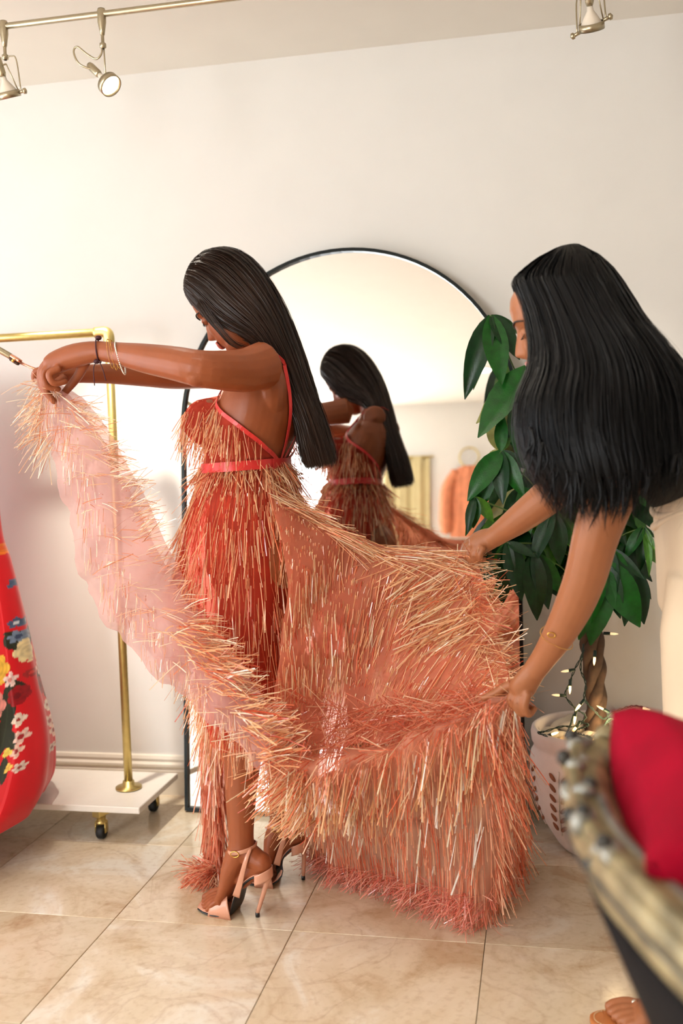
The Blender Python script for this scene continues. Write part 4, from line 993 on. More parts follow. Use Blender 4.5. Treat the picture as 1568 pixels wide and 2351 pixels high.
def ripple(G, amp, fu, fv, seed):
    nv, nu = G.shape[:2]; g = np.random.default_rng(seed)
    du = np.gradient(G, axis=1); dv = np.gradient(G, axis=0); nn = np.cross(du, dv); nn /= np.linalg.norm(nn, axis=2, keepdims=True) + 1e-9
    u, v = np.meshgrid(np.linspace(0, 1, nu), np.linspace(0, 1, nv)); h = 0
    for k in range(4): h = h + np.sin(6.28*(fu*(k + 1)*.6*u + fv*(k + 1)*.5*v) + g.uniform(0, 6.28))/(k + 1)
    return G + nn*(h*amp)[..., None]
def cloth(name, G, m, parent, closed=False):
    b = MB(); b.grid(G, closed_u=closed); return b.build(name, m, parent)
down = np.array([0, 0, -1.0])

# bodice: wraps the rib cage, open V at the back
def torso_pt(z, phi, off):
    q = np.array([np.interp(z, TRs[:, 2], TRs[:, k]) for k in range(5)]); c = np.array([q[0], q[1], z]); dd = F1*math.cos(phi) + L1*math.sin(phi)
    h = torso_bvh.ray_cast(Vector(c + dd*.5), Vector(-dd))
    return (np.array(h[0]) if h[0] is not None else c + dd*.12) + dd*off, dd
zs = np.linspace(1.158, 1.352, 18); pm = lambda z: R(np.interp(z, [1.158, 1.175, 1.20, 1.235, 1.27, 1.31, 1.352], [176, 158, 134, 112, 92, 66, 44]))
G = np.array([[torso_pt(z, -pm(z) + 2*pm(z)*k/40, .007)[0] for k in range(41)] for z in zs[::-1]])
bo_ = cloth('bodice', G, M['tulle'], dr)
def out_dir(p): 
    c = np.array([-.735, 2.505, 0]); d = p - c; d[:, 2] = 0; return d/np.linalg.norm(d, axis=1, keepdims=True)
p, du, dv, nn, u, v, g = sample(G, 1000, 31, rows=4, vmax=.78)
strips('bodice_fringe', bo_, p + out_dir(p)*.003, down + out_dir(p)*(.14 + .25*np.abs(g.normal(0, 1, (len(p), 1)))) + g.normal(0, .13, (len(p), 3)), .062, .0018, 32)
def ribbon(name, path, normals, w_, m, parent, th=.0012):
    b = MB(); path = np.asarray(path); T = np.gradient(path, axis=0); b_ = []
    V = []; F = []
    for i in range(len(path)):
        s_ = nrm(np.cross(T[i], normals[i]))*w_/2; nq = np.asarray(normals[i])*th
        V += [path[i] - s_, path[i] + s_, path[i] + s_ + nq, path[i] - s_ + nq]
    for i in range(len(path) - 1):
        for k in range(4): F.append((i*4 + k, i*4 + (k + 1) % 4, i*4 + 4 + (k + 1) % 4, i*4 + 4 + k))
    F += [(3, 2, 1, 0), tuple(len(V) - 4 + k for k in range(4))]
    b.add(V, F); return b.build(name, m, parent, smooth=False)
for sg in (1, -1):       # satin binding along the bodice edge
    q = [torso_pt(z, sg*(pm(z)), .0085) for z in np.linspace(1.352, 1.160, 26)]
    ribbon('edge_binding', [a for a, _ in q], [d for _, d in q], .0105, M['red_satin'], dr)
    zb = np.linspace(1.165, 1.415, 24)
    q = [torso_pt(z, sg*R(np.interp(z, [1.165, 1.25, 1.34, 1.415], [176, 163, 150, 136])), .006) for z in zb]
    ov = [(np.array([-.650, 2.505, 1.44]) + L1*sg*.105 - F1*.02, np.array([0, 0, 1.0])), (np.array([-.680, 2.505, 1.425]) + L1*sg*.10 + F1*.03, nrm(F1 + (0, 0, 1)))]
    fr_ = [torso_pt(z, sg*R(np.interp(z, [1.352, 1.40], [44, 52])), .006) for z in np.linspace(1.40, 1.352, 6)]
    allp = crom([a for a, _ in q + ov + fr_], 60); alln = crom([d for _, d in q + ov + fr_], 60)
    ribbon('shoulder_strap', allp, [nrm(x) for x in alln], .0095, M['red_satin'], dr)
zb0 = 1.157
q = [torso_pt(zb0 - .006*math.cos(a), a, .014) for a in np.linspace(0, 2*math.pi, 61)]
_w = np.array([a for a, _ in q])[:-1]; _d = np.array([d for _, d in q])[:-1]
for _ in range(6): _w = (np.roll(_w, 1, 0) + 2*_w + np.roll(_w, -1, 0))/4
_w = crom(np.vstack([_w, _w[:1]]), 181); _d = crom(np.vstack([_d, _d[:1]]), 181)
bl = ribbon('waistband', _w, [nrm(x) for x in _d], .024, M['red_satin'], dr)
q = [torso_pt(zb0 + .004, R(a), .0165) for a in (150, 153)]
ribbon('band_slider', [q[0][0], q[1][0]], [q[0][1], q[1][1]], .027, M['red_satin'], bl)

# skirt round the hips and legs
KR = [(1062, 474, 656, .118), (1100, 464, 664, .140), (1140, 452, 672, .170), (1200, 436, 686, .205), (1280, 424, 694, .228), (1380, 428, 692, .225), (1480, 445, 684, .215), (1580, 470, 676, .20), (1680, 495, 670, .19)]
KC = []
for y, l, r, hy in KR:
    A, B = P(l, y, 2.5), P(r, y, 2.5); KC.append([(A[0] + B[0])/2, 2.505, (A[2] + B[2])/2, (B[0] - A[0])/2, hy])
KC = crom(np.array(KC), 44); th = np.linspace(0, 2*math.pi, 97)
GK = np.array([[(q[0] + q[3]*math.cos(a)*(1 + .03*i/44*math.sin(9*a)), q[1] - q[4]*math.sin(a)*(1 + .04*i/44*math.sin(7*a + 1)), q[2]) for a in th] for i, q in enumerate(KC)])
sk = cloth('skirt', GK, M['tulle'], dr)
p, du, dv, nn, u, v, g = sample(GK, 420, 43, vmax=.07)
rd = p - np.array([-.75, 2.505, 0]); rd[:, 2] = 0; rd /= np.linalg.norm(rd, axis=1, keepdims=True)
strips('waist_fringe', sk, p + rd*.006, down*.8 + rd*(.35 + .3*np.abs(g.normal(0, 1, (len(p), 1)))) + g.normal(0, .25, (len(p), 3)), .06, .0018, 44)
p, du, dv, nn, u, v, g = sample(GK, 3400, 41, rows=12, jit=.22)
rd = p - np.array([-.735, 2.505, 0]); rd[:, 2] = 0; rd /= np.linalg.norm(rd, axis=1, keepdims=True)
strips('skirt_fringe', sk, p + rd*.004, down + rd*(.10 + .30*np.abs(g.normal(0, 1, (len(p), 1)))) + g.normal(0, .09, (len(p), 3)), .088, .0019, 42)

# lifted front panel: from her hands down to the lip of the train
SW = [[(85, 868, 2.36), (120, 884, 2.335), (155, 905, 2.33)], [(92, 960, 2.36), (150, 950, 2.32), (215, 975, 2.32)], [(118, 1050, 2.36), (185, 1040, 2.30), (262, 1062, 2.31)],
      [(150, 1160, 2.35), (225, 1150, 2.28), (308, 1145, 2.30)], [(178, 1290, 2.34), (265, 1270, 2.26), (357, 1255, 2.28)], [(215, 1385, 2.33), (320, 1370, 2.23), (425, 1380, 2.25)],
      [(275, 1465, 2.31), (390, 1470, 2.20), (490, 1480, 2.22)], [(370, 1560, 2.28), (470, 1570, 2.16), (555, 1570, 2.19)], [(450, 1625, 2.25), (545, 1670, 2.14), (612, 1660, 2.17)], [(545, 1710, 2.22), (605, 1765, 2.14), (655, 1740, 2.17)]]
GS = patch([[P(*q) for q in r] for r in SW], 26, 90); GS = ripple(GS, .007, 2.0, 13, 5)
sw = cloth('lifted_front_panel', GS, M['tulle_backlit'], dr)
GS2 = GS + np.array([.012, .05, -.005]); cloth('lifted_front_lining', GS2, M['tulle_backlit'], dr)
PALP = np.array([srgb(248, 204, 164)[:3], srgb(250, 218, 184)[:3], srgb(242, 178, 144)[:3], srgb(255, 234, 206)[:3], srgb(226, 148, 108)[:3]])  # strip tones paled as well, painting in the light behind the panel
rt2 = _rt*0 + np.array([1.0, 0, 0])
p, du, dv, nn, u, v, g = sample(GS, 480, 51, umin=.84, umax=1.0, vmin=.03)          # bristles along the upper edge
strips('panel_edge_fringe', sw, p + nn*.003, du*.75 + np.array([.25, -.25, .45]) + g.normal(0, .28, (len(p), 3)), .070, .0018, 52, .25, PALP)
p, du, dv, nn, u, v, g = sample(GS, 330, 53, umin=.35, umax=.9, rows=16)
strips('panel_fringe', sw, p + nn*.004, du*np.sign(g.random((len(p), 1)) - .3) + nn*.35 + g.normal(0, .22, (len(p), 3)) + np.array([0, 0, -.05]), .075, .0019, 54, .2, PALP)
p, du, dv, nn, u, v, g = sample(GS, 600, 55, umin=.14, umax=.6, rows=30)
strips('panel_hanging_fringe', sw, p + nn*.002, down + g.normal(0, .10, (len(p), 3)) + nn*.08, .036, .0014, 56, .05, PALP)
p, du, dv, nn, u, v, g = sample(GS, 200, 57, umin=0, umax=.12, vmin=.0, vmax=.2)
strips('hand_fringe', sw, p, np.array([-.55, -.2, -.45]) + g.normal(0, .38, (len(p), 3)), .07, .0016, 58, .5, PALP)
p, du, dv, nn, u, v, g = sample(GS, 330, 59, umin=.55, umax=1.0, vmin=.62)             # bright tufts where the panel turns into the lip
strips('panel_tuft_fringe', sw, p + nn*.004, du*.9 + np.array([.1, -.5, .05]) + g.normal(0, .25, (len(p), 3)), .085, .0026, 60, .2)

# train: sheet from the hip to the helper's two hands
T1 = [[(606, 1078, 2.40), (680, 1150, 2.45), (770, 1212, 2.47), (880, 1252, 2.48), (985, 1262, 2.48), (1088, 1272, 2.455)],
      [(640, 1220, 2.34), (720, 1262, 2.40), (812, 1312, 2.44), (912, 1334, 2.46), (1020, 1350, 2.46), (1122, 1365, 2.44)],
      [(652, 1340, 2.30), (740, 1372, 2.37), (832, 1410, 2.42), (932, 1430, 2.44), (1045, 1440, 2.43), (1142, 1450, 2.40)],
      [(648, 1470, 2.27), (740, 1500, 2.34), (840, 1520, 2.40), (942, 1530, 2.41), (1060, 1530, 2.38), (1160, 1525, 2.34)],
      [(632, 1590, 2.235), (732, 1620, 2.30), (842, 1632, 2.36), (952, 1620, 2.36), (1070, 1590, 2.31), (1178, 1575, 2.24)],
      [(634, 1700, 2.19), (738, 1725, 2.23), (850, 1712, 2.26), (962, 1682, 2.26), (1082, 1632, 2.25), (1184, 1598, 2.20)]]
GT = patch([[P(*q) for q in r] for r in T1], 60, 60); GT = ripple(GT, .010, 1.8, 2.2, 8)
tn = cloth('train', GT, M['tulle_dense'], dr)
def tdir(u, v):      # strips fall from the hip, swing to the left lower on, and turn along the hem
    a = np.interp(u, [0, .4, .75, 1], [-.10, -.22, -.55, -.75])[:, None]; a = a - .35*np.clip(v - .55, 0, 1)[:, None]*np.interp(u, [0, .5, 1], [0, 1, 1])[:, None]
    return np.concatenate([a, np.zeros_like(a), -np.ones_like(a)], 1)
p, du, dv, nn, u, v, g = sample(GT, 2600, 61, rows=13, vmin=.07, jit=.2, umax=.97)
keep = g.random(len(u)) < np.where((u > .45) & (u < .95) & (np.abs(v - (.02 + .30*(u - .3))) < .07), .25, 1.0); p, nn, u, v = p[keep], nn[keep], u[keep], v[keep]
strips('train_fringe', tn, p + nn*.004, tdir(u, v) + nn*(.06 + .10*g.random((len(p), 1))) + g.normal(0, .10, (len(p), 3)), .080, .0019, 62, .03)
p, du, dv, nn, u, v, g = sample(GT, 420, 63, vmax=.10, umax=.93)                 # along the top edge, swept towards the hands
strips('top_edge_fringe', tn, p + nn*.004, du*.9 + np.array([0, 0, .02]) + nn*.2 + g.normal(0, .14, (len(p), 3)), .10, .0018, 64, .1, PAL, [.32, .30, .06, .22, .02, .08])
p, du, dv, nn, u, v, g = sample(GT, 520, 65, umin=.86, umax=1.0, vmax=.95)             # bristling right edge
strips('side_edge_fringe', tn, p + nn*.004, np.array([.55, -.25, .05]) + g.normal(0, .40, (len(p), 3)), .075, .0018, 66, .1)
p, du, dv, nn, u, v, g = sample(GT, 260, 67, umin=.62, umax=.95, vmin=.05, vmax=.5)
strips('cross_fringe', tn, p + nn*.012, np.array([-.8, -.1, -.45]) + g.normal(0, .2, (len(p), 3)), .095, .0028, 68, .05, PAL, [.25, .35, .05, .3, .0, .05])
p, du, dv, nn, u, v, g = sample(GT, 900, 69, umin=.05, umax=.9, vmin=.78)
strips('pocket_fringe', tn, p + nn*.006, np.array([-.5, -.3, -.25]) + g.normal(0, .38, (len(p), 3)), .08, .0018, 70, .1, PALC, WC)

# lower skirt: from the lip to the floor
Z0 = .006
FLR = lambda x, y: P(x, y, z=Z0)
T2 = [[P(*q) for q in T1[-1]],
      [P(606, 1755, 2.16), P(725, 1770, 2.16), P(850, 1742, 2.17), P(970, 1702, 2.19), P(1082, 1648, 2.20), P(1184, 1602, 2.195)],
      [P(668, 1835, 2.38), P(758, 1850, 2.34), P(862, 1845, 2.31), P(985, 1825, 2.29), P(1105, 1780, 2.27), P(1200, 1715, 2.33)],
      [P(706, 1918, 2.60), P(786, 1938, 2.53), P(885, 1952, 2.46), P(1000, 1962, 2.40), P(1108, 1955, 2.35), P(1208, 1860, 2.58)],
      [FLR(716, 1985), FLR(805, 2020), FLR(905, 2052), FLR(1005, 2092), FLR(1098, 2126), FLR(1206, 1980)]]
GL = patch(T2, 70, 62); GL = ripple(GL, .008, 5, .6, 9); GL[..., 2] = np.maximum(GL[..., 2], .005)
lo = cloth('lower_skirt', GL, M['tulle_mid'], dr)
p, du, dv, nn, u, v, g = sample(GL, 1500, 71, rows=6, vmin=.24, jit=.16)
strips('lower_fringe', lo, p + nn*.005, dv*.75 + down*.25 + nn*(.02 + .06*g.random((len(p), 1))) + g.normal(0, .035, (len(p), 3)), .11, .0020, 72, 0.0, PALC, WC)
p, du, dv, nn, u, v, g = sample(GL, 340, 73, vmin=.25, vmax=.5)
strips('lip_fringe', lo, p + nn*.006, dv*.55 + np.array([-.18, -.02, -.5]) + g.normal(0, .10, (len(p), 3)), .12, .0030, 74, 0.0, PAL, [.25, .25, .12, .25, .05, .08])
p, du, dv, nn, u, v, g = sample(GL, 330, 75, umax=.16, vmin=.24, vmax=.6)
strips('left_lip_fringe', lo, p + nn*.006, np.array([-.7, -.4, -.65]) + g.normal(0, .22, (len(p), 3)), .095, .0026, 76, 0.0, PAL, [.25, .25, .12, .25, .05, .08])
p, du, dv, nn, u, v, g = sample(GL, 600, 77, umin=.82, vmin=.27)
strips('corner_fringe', lo, p + nn*.004, dv*.6 + np.array([.22, -.08, -.5]) + g.normal(0, .15, (len(p), 3)), .10, .0021, 78, 0.0, PALC, WC)
p, du, dv, nn, u, v, g = sample(GL, 110, 87, vmin=.25, vmax=.8)
strips('shiny_strips', lo, p + nn*.012, dv*.7 + np.array([-.15, -.05, -.3]) + g.normal(0, .10, (len(p), 3)), .085, .0042, 88, 0.0, np.array([srgb(255, 246, 238)[:3], srgb(255, 236, 214)[:3]]))
p, du, dv, nn, u, v, g = sample(GL, 1300, 79, vmin=.90)
strips('hem_fringe', lo, p + nn*.004 + np.array([0, 0, .012]), np.array([-.35, -.35, -.10]) + g.normal(0, .40, (len(p), 3)), .06, .0018, 80, .3, np.array([srgb(248, 160, 142)[:3], srgb(242, 138, 118)[:3], srgb(252, 184, 160)[:3]]))
p, du, dv, nn, u, v, g = sample(GL, 480, 85, vmin=.03, vmax=.26)
strips('band_fringe', lo, p + nn*.005, dv*.7 - du*.35 + nn*.12 + g.normal(0, .22, (len(p), 3)), .07, .0020, 86, 0.0, PALC, WC)
# far front fall of the skirt, pooling on the floor
FH = [[P(455, 1570, 2.62), P(490, 1580, 2.56), P(535, 1590, 2.60)], [P(462, 1700, 2.62), P(492, 1705, 2.56), P(524, 1710, 2.60)], [P(466, 1800, 2.62), P(494, 1805, 2.56), P(520, 1805, 2.60)], [P(472, 1900, 2.62), P(495, 1905, 2.56), P(516, 1905, 2.60)], [P(470, 1985, 2.61), P(492, 1990, 2.555), P(514, 1990, 2.59)], [FLR(440, 2010), FLR(470, 2030), FLR(505, 2030)]]
GF = patch(FH, 20, 60); GF = ripple(GF, .004, 3, .5, 12); GF[..., 2] = np.maximum(GF[..., 2], .005)
ff_ = cloth('front_fall', GF, M['tulle'], dr)
p, du, dv, nn, u, v, g = sample(GF, 900, 81, rows=10, vmax=.86)
strips('fall_fringe', ff_, p + nn*.004, down + nn*.10 + g.normal(0, .08, (len(p), 3)), .10, .0026, 82, 0.0, PALC, WC)
p, du, dv, nn, u, v, g = sample(GF, 420, 83, vmin=.86)
strips('pool_fringe', ff_, p + np.array([0, 0, .03])*g.random((len(p), 1)), np.array([-.6, -.45, .05]) + g.normal(0, .45, (len(p), 3)), .055, .0026, 84, .5, PALC, WC)

# ================================================================== POTTED BRAIDED TREE
PC = np.array([0.140, 2.955, 0.0])
pot = thing('plant_pot', PC, 'pale clay pot with carved leaf sprigs, holding the braided tree', 'pot')
b = MB(); b.lathe([(0, .004), (.098, .004), (.112, .02), (.145, .075), (.172, .14), (.187, .205), (.190, .25), (.184, .285), (.176, .298), (.176, .312), (.182, .322), (.184, .345), (.181, .358), (.174, .363), (.165, .358), (.163, .33), (.160, .30), (0, .30)], PC, 64); b.build('clay_body', M['pot'], pot)
def potpt(a, z, off=0.0):
    r = np.interp(z, [.02, .075, .14, .205, .25, .285], [.112, .145, .172, .187, .190, .184]) + off
    return PC + np.array([r*math.cos(a), r*math.sin(a), z]), np.array([math.cos(a), math.sin(a), 0])
for k in range(9):
    a0 = R(-208 + k*40); b = MB()
    b.tube([potpt(a0 + .16*math.sin((z - .07)*9) - .10, z, .0025)[0] for z in np.linspace(.07, .272, 18)], .0028, 6); b.build('carved_stem', M['pot'], pot)
    b = MB()
    for j in range(6):
        z = .085 + j*.031
        for s in (-1, 1):
            q, n_ = potpt(a0 + .16*math.sin((z - .07)*9) - .10 + s*.105, z + .012, .0015); tg = np.array([-n_[1], n_[0], 0]); dd = nrm(tg*s*.8 + np.array([0, 0, .75]))
            b.ell(q, (.0155, .0065, .0040), frame(dd, np.cross(n_, dd), n_), 10, 6)
    b.build('carved_leaves', M['clay_dark'], pot)
b = MB(); b.lathe([(0, .318), (.10, .322), (.162, .312)], PC, 32); b.build('soil', M['soil'], pot)
# pebbles
pebm = []
for k in range(5):
    b = MB(); b.ell((0, 0, 0), (.034 + .006*(k % 3), .026 + .004*(k % 2), .017 + .003*(k % 2)), n=14, m=9); pebm.append(b.mesh('pebble', M['pebble']))
PEB = ['white pebble in the middle of the left half of the clay pot', 'white pebble at the front rim left of the braided trunk', 'white pebble just left of the braided trunk, under the wires', 'white pebble at the front foot of the braided trunk',
       'white pebble at the back left rim of the clay pot', 'smallest white pebble at the front left rim of the clay pot', 'white pebble behind the wires at the left foot of the trunk', 'leftmost white pebble in the clay pot, beside the wire loop',
       'white pebble right of the trunk with a lit bulb on it', 'white pebble right behind the braided trunk', 'rightmost white pebble in the clay pot, beside the crimson cushion', 'white pebble at the back right rim of the clay pot', 'white pebble at the front right rim, hidden behind the cushion', 'hindmost white pebble in the left half of the clay pot', 'white pebble at the front rim, hidden behind the armchair rail']
pl = [(1286, 1692), (1330, 1706), (1316, 1680), (1352, 1696), (1290, 1668), (1300, 1712), (1340, 1668), (1262, 1690), (1420, 1690), (1400, 1668), (1488, 1690), (1470, 1668), (1440, 1704), (1318, 1660), (1380, 1704)]
for k, (x, y) in enumerate(pl):
    q = P(x, y, z=.335); d = q[:2] - PC[:2]; rr = np.linalg.norm(d)
    if rr > .130: q[:2] = PC[:2] + d/rr*.130
    o = link(bpy.data.objects.new('pebble', pebm[k % 5]), None, Matrix.Translation(Vector((q[0], q[1], .336 + .006*(k % 3)))) @ Euler((random.uniform(-.3, .3), random.uniform(-.3, .3), random.uniform(0, 3))).to_matrix().to_4x4())
    tag(o, PEB[k], 'pebble', 'white pebbles in the clay pot')
# tree
tree = thing('money_tree', PC + (0, 0, .31), 'leafy money tree with a braided trunk in the clay pot', 'plant')
TC = np.array([PC[0], PC[1], 0])
for k in range(4):
    pts = []
    for t in np.linspace(0, 1, 40):
        z = .30 + .42*t; a = 6.28*(t*1.35) + k*math.pi/2; r = .019 + .004*math.cos(t*9) - .004*t
        pts.append(TC + (r*math.cos(a) + .006*math.sin(t*5), r*math.sin(a), z))
    b = MB(); b.tube(pts, [.0185 - .004*i/39 + .0022*math.sin(i*.9 + k) for i in range(40)], 10); b.build('trunk_strand', M['bark'], tree)
def leaf_mesh(name, m, droop, fold, wide=1.0):
    """one leaf, unit length along +x, top face +z"""
    nl, nw = 9, 2; V = []; F = []
    for i in range(nl):
        t = i/(nl - 1); w_ = .165*wide*math.sin(math.pi*min(1, t*.96 + .03)**.85)**.85*(1 - .12*t); z = -droop*t*t
        for j in range(-nw, nw + 1):
            s = j/nw; V.append((t*(1 - .10*droop*t), s*w_, z + fold*abs(s)*w_ + .010*math.sin(t*26)*abs(s)))
    k = 2*nw + 1
    for i in range(nl - 1):
        for j in range(2*nw): F.append((i*k + j, (i + 1)*k + j, (i + 1)*k + j + 1, i*k + j + 1))
    b = MB(); b.add(V, F)
    me = b.mesh(name, m); return me
LM = {}
for mk in ('leaf', 'leaf2', 'leaf3', 'leaf4'):
    for dk, dv_ in enumerate((.05, .22, .42)): LM[(mk, dk)] = leaf_mesh('leaf', M[mk], dv_, .28, 1.0 + .12*dk)
def put_leaf(root, tip, mk, dk, face=None, wide=1.0):
    root, tip = np.asarray(root), np.asarray(tip); d = tip - root; Ln = np.linalg.norm(d); x = d/Ln
    f = np.asarray(face if face is not None else (0, -.75, .65), float); z = nrm(f - x*np.dot(f, x)); y = np.cross(z, x)
    # droop lowers the tip: compensate by tilting up
    Rm = frame(x, y, z); Mx = Matrix([[*(Rm[i]*(Ln, Ln*wide, Ln)), root[i]] for i in range(3)] + [[0, 0, 0, 1]])
    link(bpy.data.objects.new('leaf', LM[(mk, dk)]), tree, Mx)
def petiole(a, b_, r=.0022):
    a, b_ = np.asarray(a), np.asarray(b_); m_ = (a + b_)/2 + np.array([0, 0, .03]); q = MB(); q.tube(crom([a, m_, b_], 10), r, 6); q.build('leaf_stalk', M['stem'], tree)
CR = TC + (0, 0, .72)
# branches
for e in ((1240, 1150, 2.93), (1300, 900, 2.97), (1400, 1100, 2.98), (1190, 1000, 2.93), (1420, 1240, 2.95)):
    b = MB(); q = P(*e); b.tube(crom([TC + (0, 0, .66), TC*.6 + q*.4 + (0, 0, .25*.6 + .3), q], 14), list(np.linspace(.011, .005, 14)), 8); b.build('branch', M['bark'], tree)
# the clusters one can tell apart: hub, then leaf tips (px, py, Y, mesh, droop, width)
clusters = [
 ((1127, 725, 2.86), [(1062, 908, 2.80, 'leaf2', 1, .8), (1087, 896, 2.86, 'leaf3', 0, .5), (1153, 882, 2.80, 'leaf', 0, 1.1), (1198, 815, 2.82, 'leaf2', 1, 1.1), (1205, 770, 2.92, 'leaf', 0, .9), (1160, 850, 2.95, 'leaf3', 0, .8)]),
 ((1212, 842, 2.84), [(1094, 1002, 2.78, 'leaf', 0, 1.25), (1088, 972, 2.90, 'leaf4', 0, .9), (1230, 1000, 2.86, 'leaf', 0, 1.0), (1170, 880, 2.95, 'leaf4', 0, .8)]),
 ((1195, 905, 2.88), [(1205, 1072, 2.82, 'leaf', 0, 1.25), (1160, 985, 2.92, 'leaf4', 0, .6), (1250, 1060, 2.86, 'leaf3', 0, 1.0), (1180, 1010, 2.94, 'leaf3', 0, .8)]),
 ((1150, 1036, 2.82), [(1070, 1142, 2.76, 'leaf', 1, 1.1), (1147, 1152, 2.76, 'leaf2', 1, 1.0), (1200, 1138, 2.77, 'leaf', 1, 1.0), (1212, 1072, 2.80, 'leaf2', 1, 1.0), (1100, 1054, 2.84, 'leaf4', 2, 1.0), (1152, 945, 2.84, 'leaf', 0, 1.1), (1118, 960, 2.90, 'leaf4', 0, 1.0), (1175, 1000, 2.86, 'leaf3', 0, 1.0), (1055, 1235, 2.82, 'leaf', 1, .6)]),
 ((1090, 1142, 2.80), [(1068, 1222, 2.76, 'leaf2', 1, .8), (1086, 1214, 2.79, 'leaf', 1, 1.3), (1140, 1200, 2.82, 'leaf3', 1, 1.1), (1120, 1175, 2.86, 'leaf2', 0, 1.0)]),
 ((1200, 1120, 2.88), [(1155, 1190, 2.84, 'leaf2', 1, 1.2), (1215, 1220, 2.82, 'leaf', 1, 1.1), (1110, 1200, 2.92, 'leaf4', 0, .9), (1260, 1190, 2.84, 'leaf', 1, 1.0)]),
 ((1165, 1246, 2.80), [(1152, 1392, 2.76, 'leaf2', 1, .9), (1205, 1376, 2.75, 'leaf2', 1, 1.1), (1232, 1278, 2.78, 'leaf2', 0, 1.1), (1130, 1330, 2.80, 'leaf', 1, 1.0), (1190, 1345, 2.84, 'leaf', 0, 1.0)]),
 ((1272, 1178, 2.82), [(1212, 1292, 2.77, 'leaf2', 1, .9), (1290, 1300, 2.80, 'leaf2', 1, 1.1), (1250, 1310, 2.84, 'leaf', 1, 1.0), (1320, 1260, 2.84, 'leaf', 0, 1.0), (1215, 1180, 2.84, 'leaf3', 0, .7)]),
 ((1225, 1270, 2.80), [(1232, 1425, 2.75, 'leaf2', 1, 1.0), (1270, 1400, 2.78, 'leaf2', 1, 1.0), (1190, 1360, 2.82, 'leaf2', 0, 1.0), (1300, 1370, 2.82, 'leaf', 1, 1.0)]),
 ((1385, 1290, 2.84), [(1365, 1485, 2.78, 'leaf', 1, 1.1), (1315, 1468, 2.80, 'leaf', 1, 1.0), (1430, 1420, 2.80, 'leaf2', 1, 1.0), (1478, 1440, 2.80, 'leaf', 1, 1.3), (1345, 1420, 2.82, 'leaf2', 0, 1.0)]),
 ((1400, 1258, 2.86), [(1400, 1395, 2.80, 'leaf2', 1, .9), (1450, 1350, 2.82, 'leaf', 1, 1.0), (1480, 1330, 2.84, 'leaf2', 0, .8), (1360, 1350, 2.84, 'leaf', 1, 1.0)]),
 ((1478, 1210, 2.92), [(1500, 1322, 2.88, 'leaf3', 1, .5), (1508, 1270, 2.90, 'leaf3', 0, .7), (1430, 1280, 2.90, 'leaf', 1, 1.0), (1505, 1235, 2.94, 'leaf', 0, .9), (1470, 1315, 2.90, 'leaf2', 1, .8)]),
 ((1450, 1300, 2.90), [(1485, 1430, 2.84, 'leaf2', 1, 1.1), (1440, 1440, 2.86, 'leaf2', 1, .9), (1500, 1380, 2.90, 'leaf2', 1, .8), (1410, 1400, 2.90, 'leaf', 0, 1.0)]),
]
for hub, tips in clusters:
    H_ = P(*hub); petiole(CR + (0, 0, .1) if H_[2] > .9 else CR, H_)
    for x, y, Y, mk, dk, wd in tips: put_leaf(H_, P(x, y, Y), mk, dk, (random.uniform(-.25, .25), -.8, .45), wd)
for k in range(30):          # the rest of the crown, deeper and behind the bending woman
    x = random.uniform(1160, 1480); y = random.uniform(1000, 1330) if x > 1260 else random.uniform(1080, 1300); H_ = P(x, y, random.uniform(2.90, 3.03)); petiole(CR, H_)
    for j in range(6):
        a = j*1.047 + random.random(); q = H_ + np.array([.15*math.cos(a), .10*math.sin(a) - .02, -random.uniform(.06, .17)]); q[1] = min(q[1], 3.18)
        put_leaf(H_, q, random.choice(('leaf', 'leaf2', 'leaf2', 'leaf3')), random.choice((0, 1)), (random.uniform(-.3, .3), -.7, .6), 1.0)

# ------------------------------------------------------------------ string lights
sl = thing('string_lights', PC + (0, 0, .33), 'dark green string of mini lights wound round the braided trunk and pot', 'lights')
wires = [[(1340, 1478, 2.89), (1336, 1505, 2.87), (1318, 1540, 2.86), (1308, 1570, 2.86), (1298, 1596, 2.86), (1320, 1625, 2.86), (1345, 1645, 2.87), (1322, 1668, 2.86), (1290, 1668, 2.85), (1250, 1680, 2.83), (1236, 1682, 2.83), (1256, 1690, 2.83)],
         [(1340, 1492, 2.89), (1333, 1535, 2.88), (1345, 1570, 2.88), (1342, 1605, 2.87), (1365, 1632, 2.88), (1385, 1650, 2.90), (1400, 1640, 2.90), (1435, 1625, 2.90), (1462, 1621, 2.90), (1490, 1628, 2.90)],
         [(1318, 1640, 2.86), (1310, 1665, 2.85), (1300, 1690, 2.84), (1296, 1708, 2.83)], [(1330, 1655, 2.86), (1350, 1665, 2.86), (1320, 1680, 2.85), (1356, 1692, 2.84)],
         [(1390, 1660, 2.90), (1420, 1645, 2.90), (1455, 1630, 2.90), (1470, 1655, 2.90), (1485, 1668, 2.90)], [(1400, 1680, 2.89), (1420, 1662, 2.88), (1400, 1650, 2.88), (1385, 1672, 2.87)]]
for wv in wires:
    pth = crom([P(*q) for q in wv], 70)
    b = MB()
    for s in (0, 1):
        b.tube([p_ + .0022*np.array([math.cos(i*.9 + s*3.14), 0, math.sin(i*.9 + s*3.14)]) for i, p_ in enumerate(pth)], .0015, 5)
    b.build('wire', M['wire'], sl)
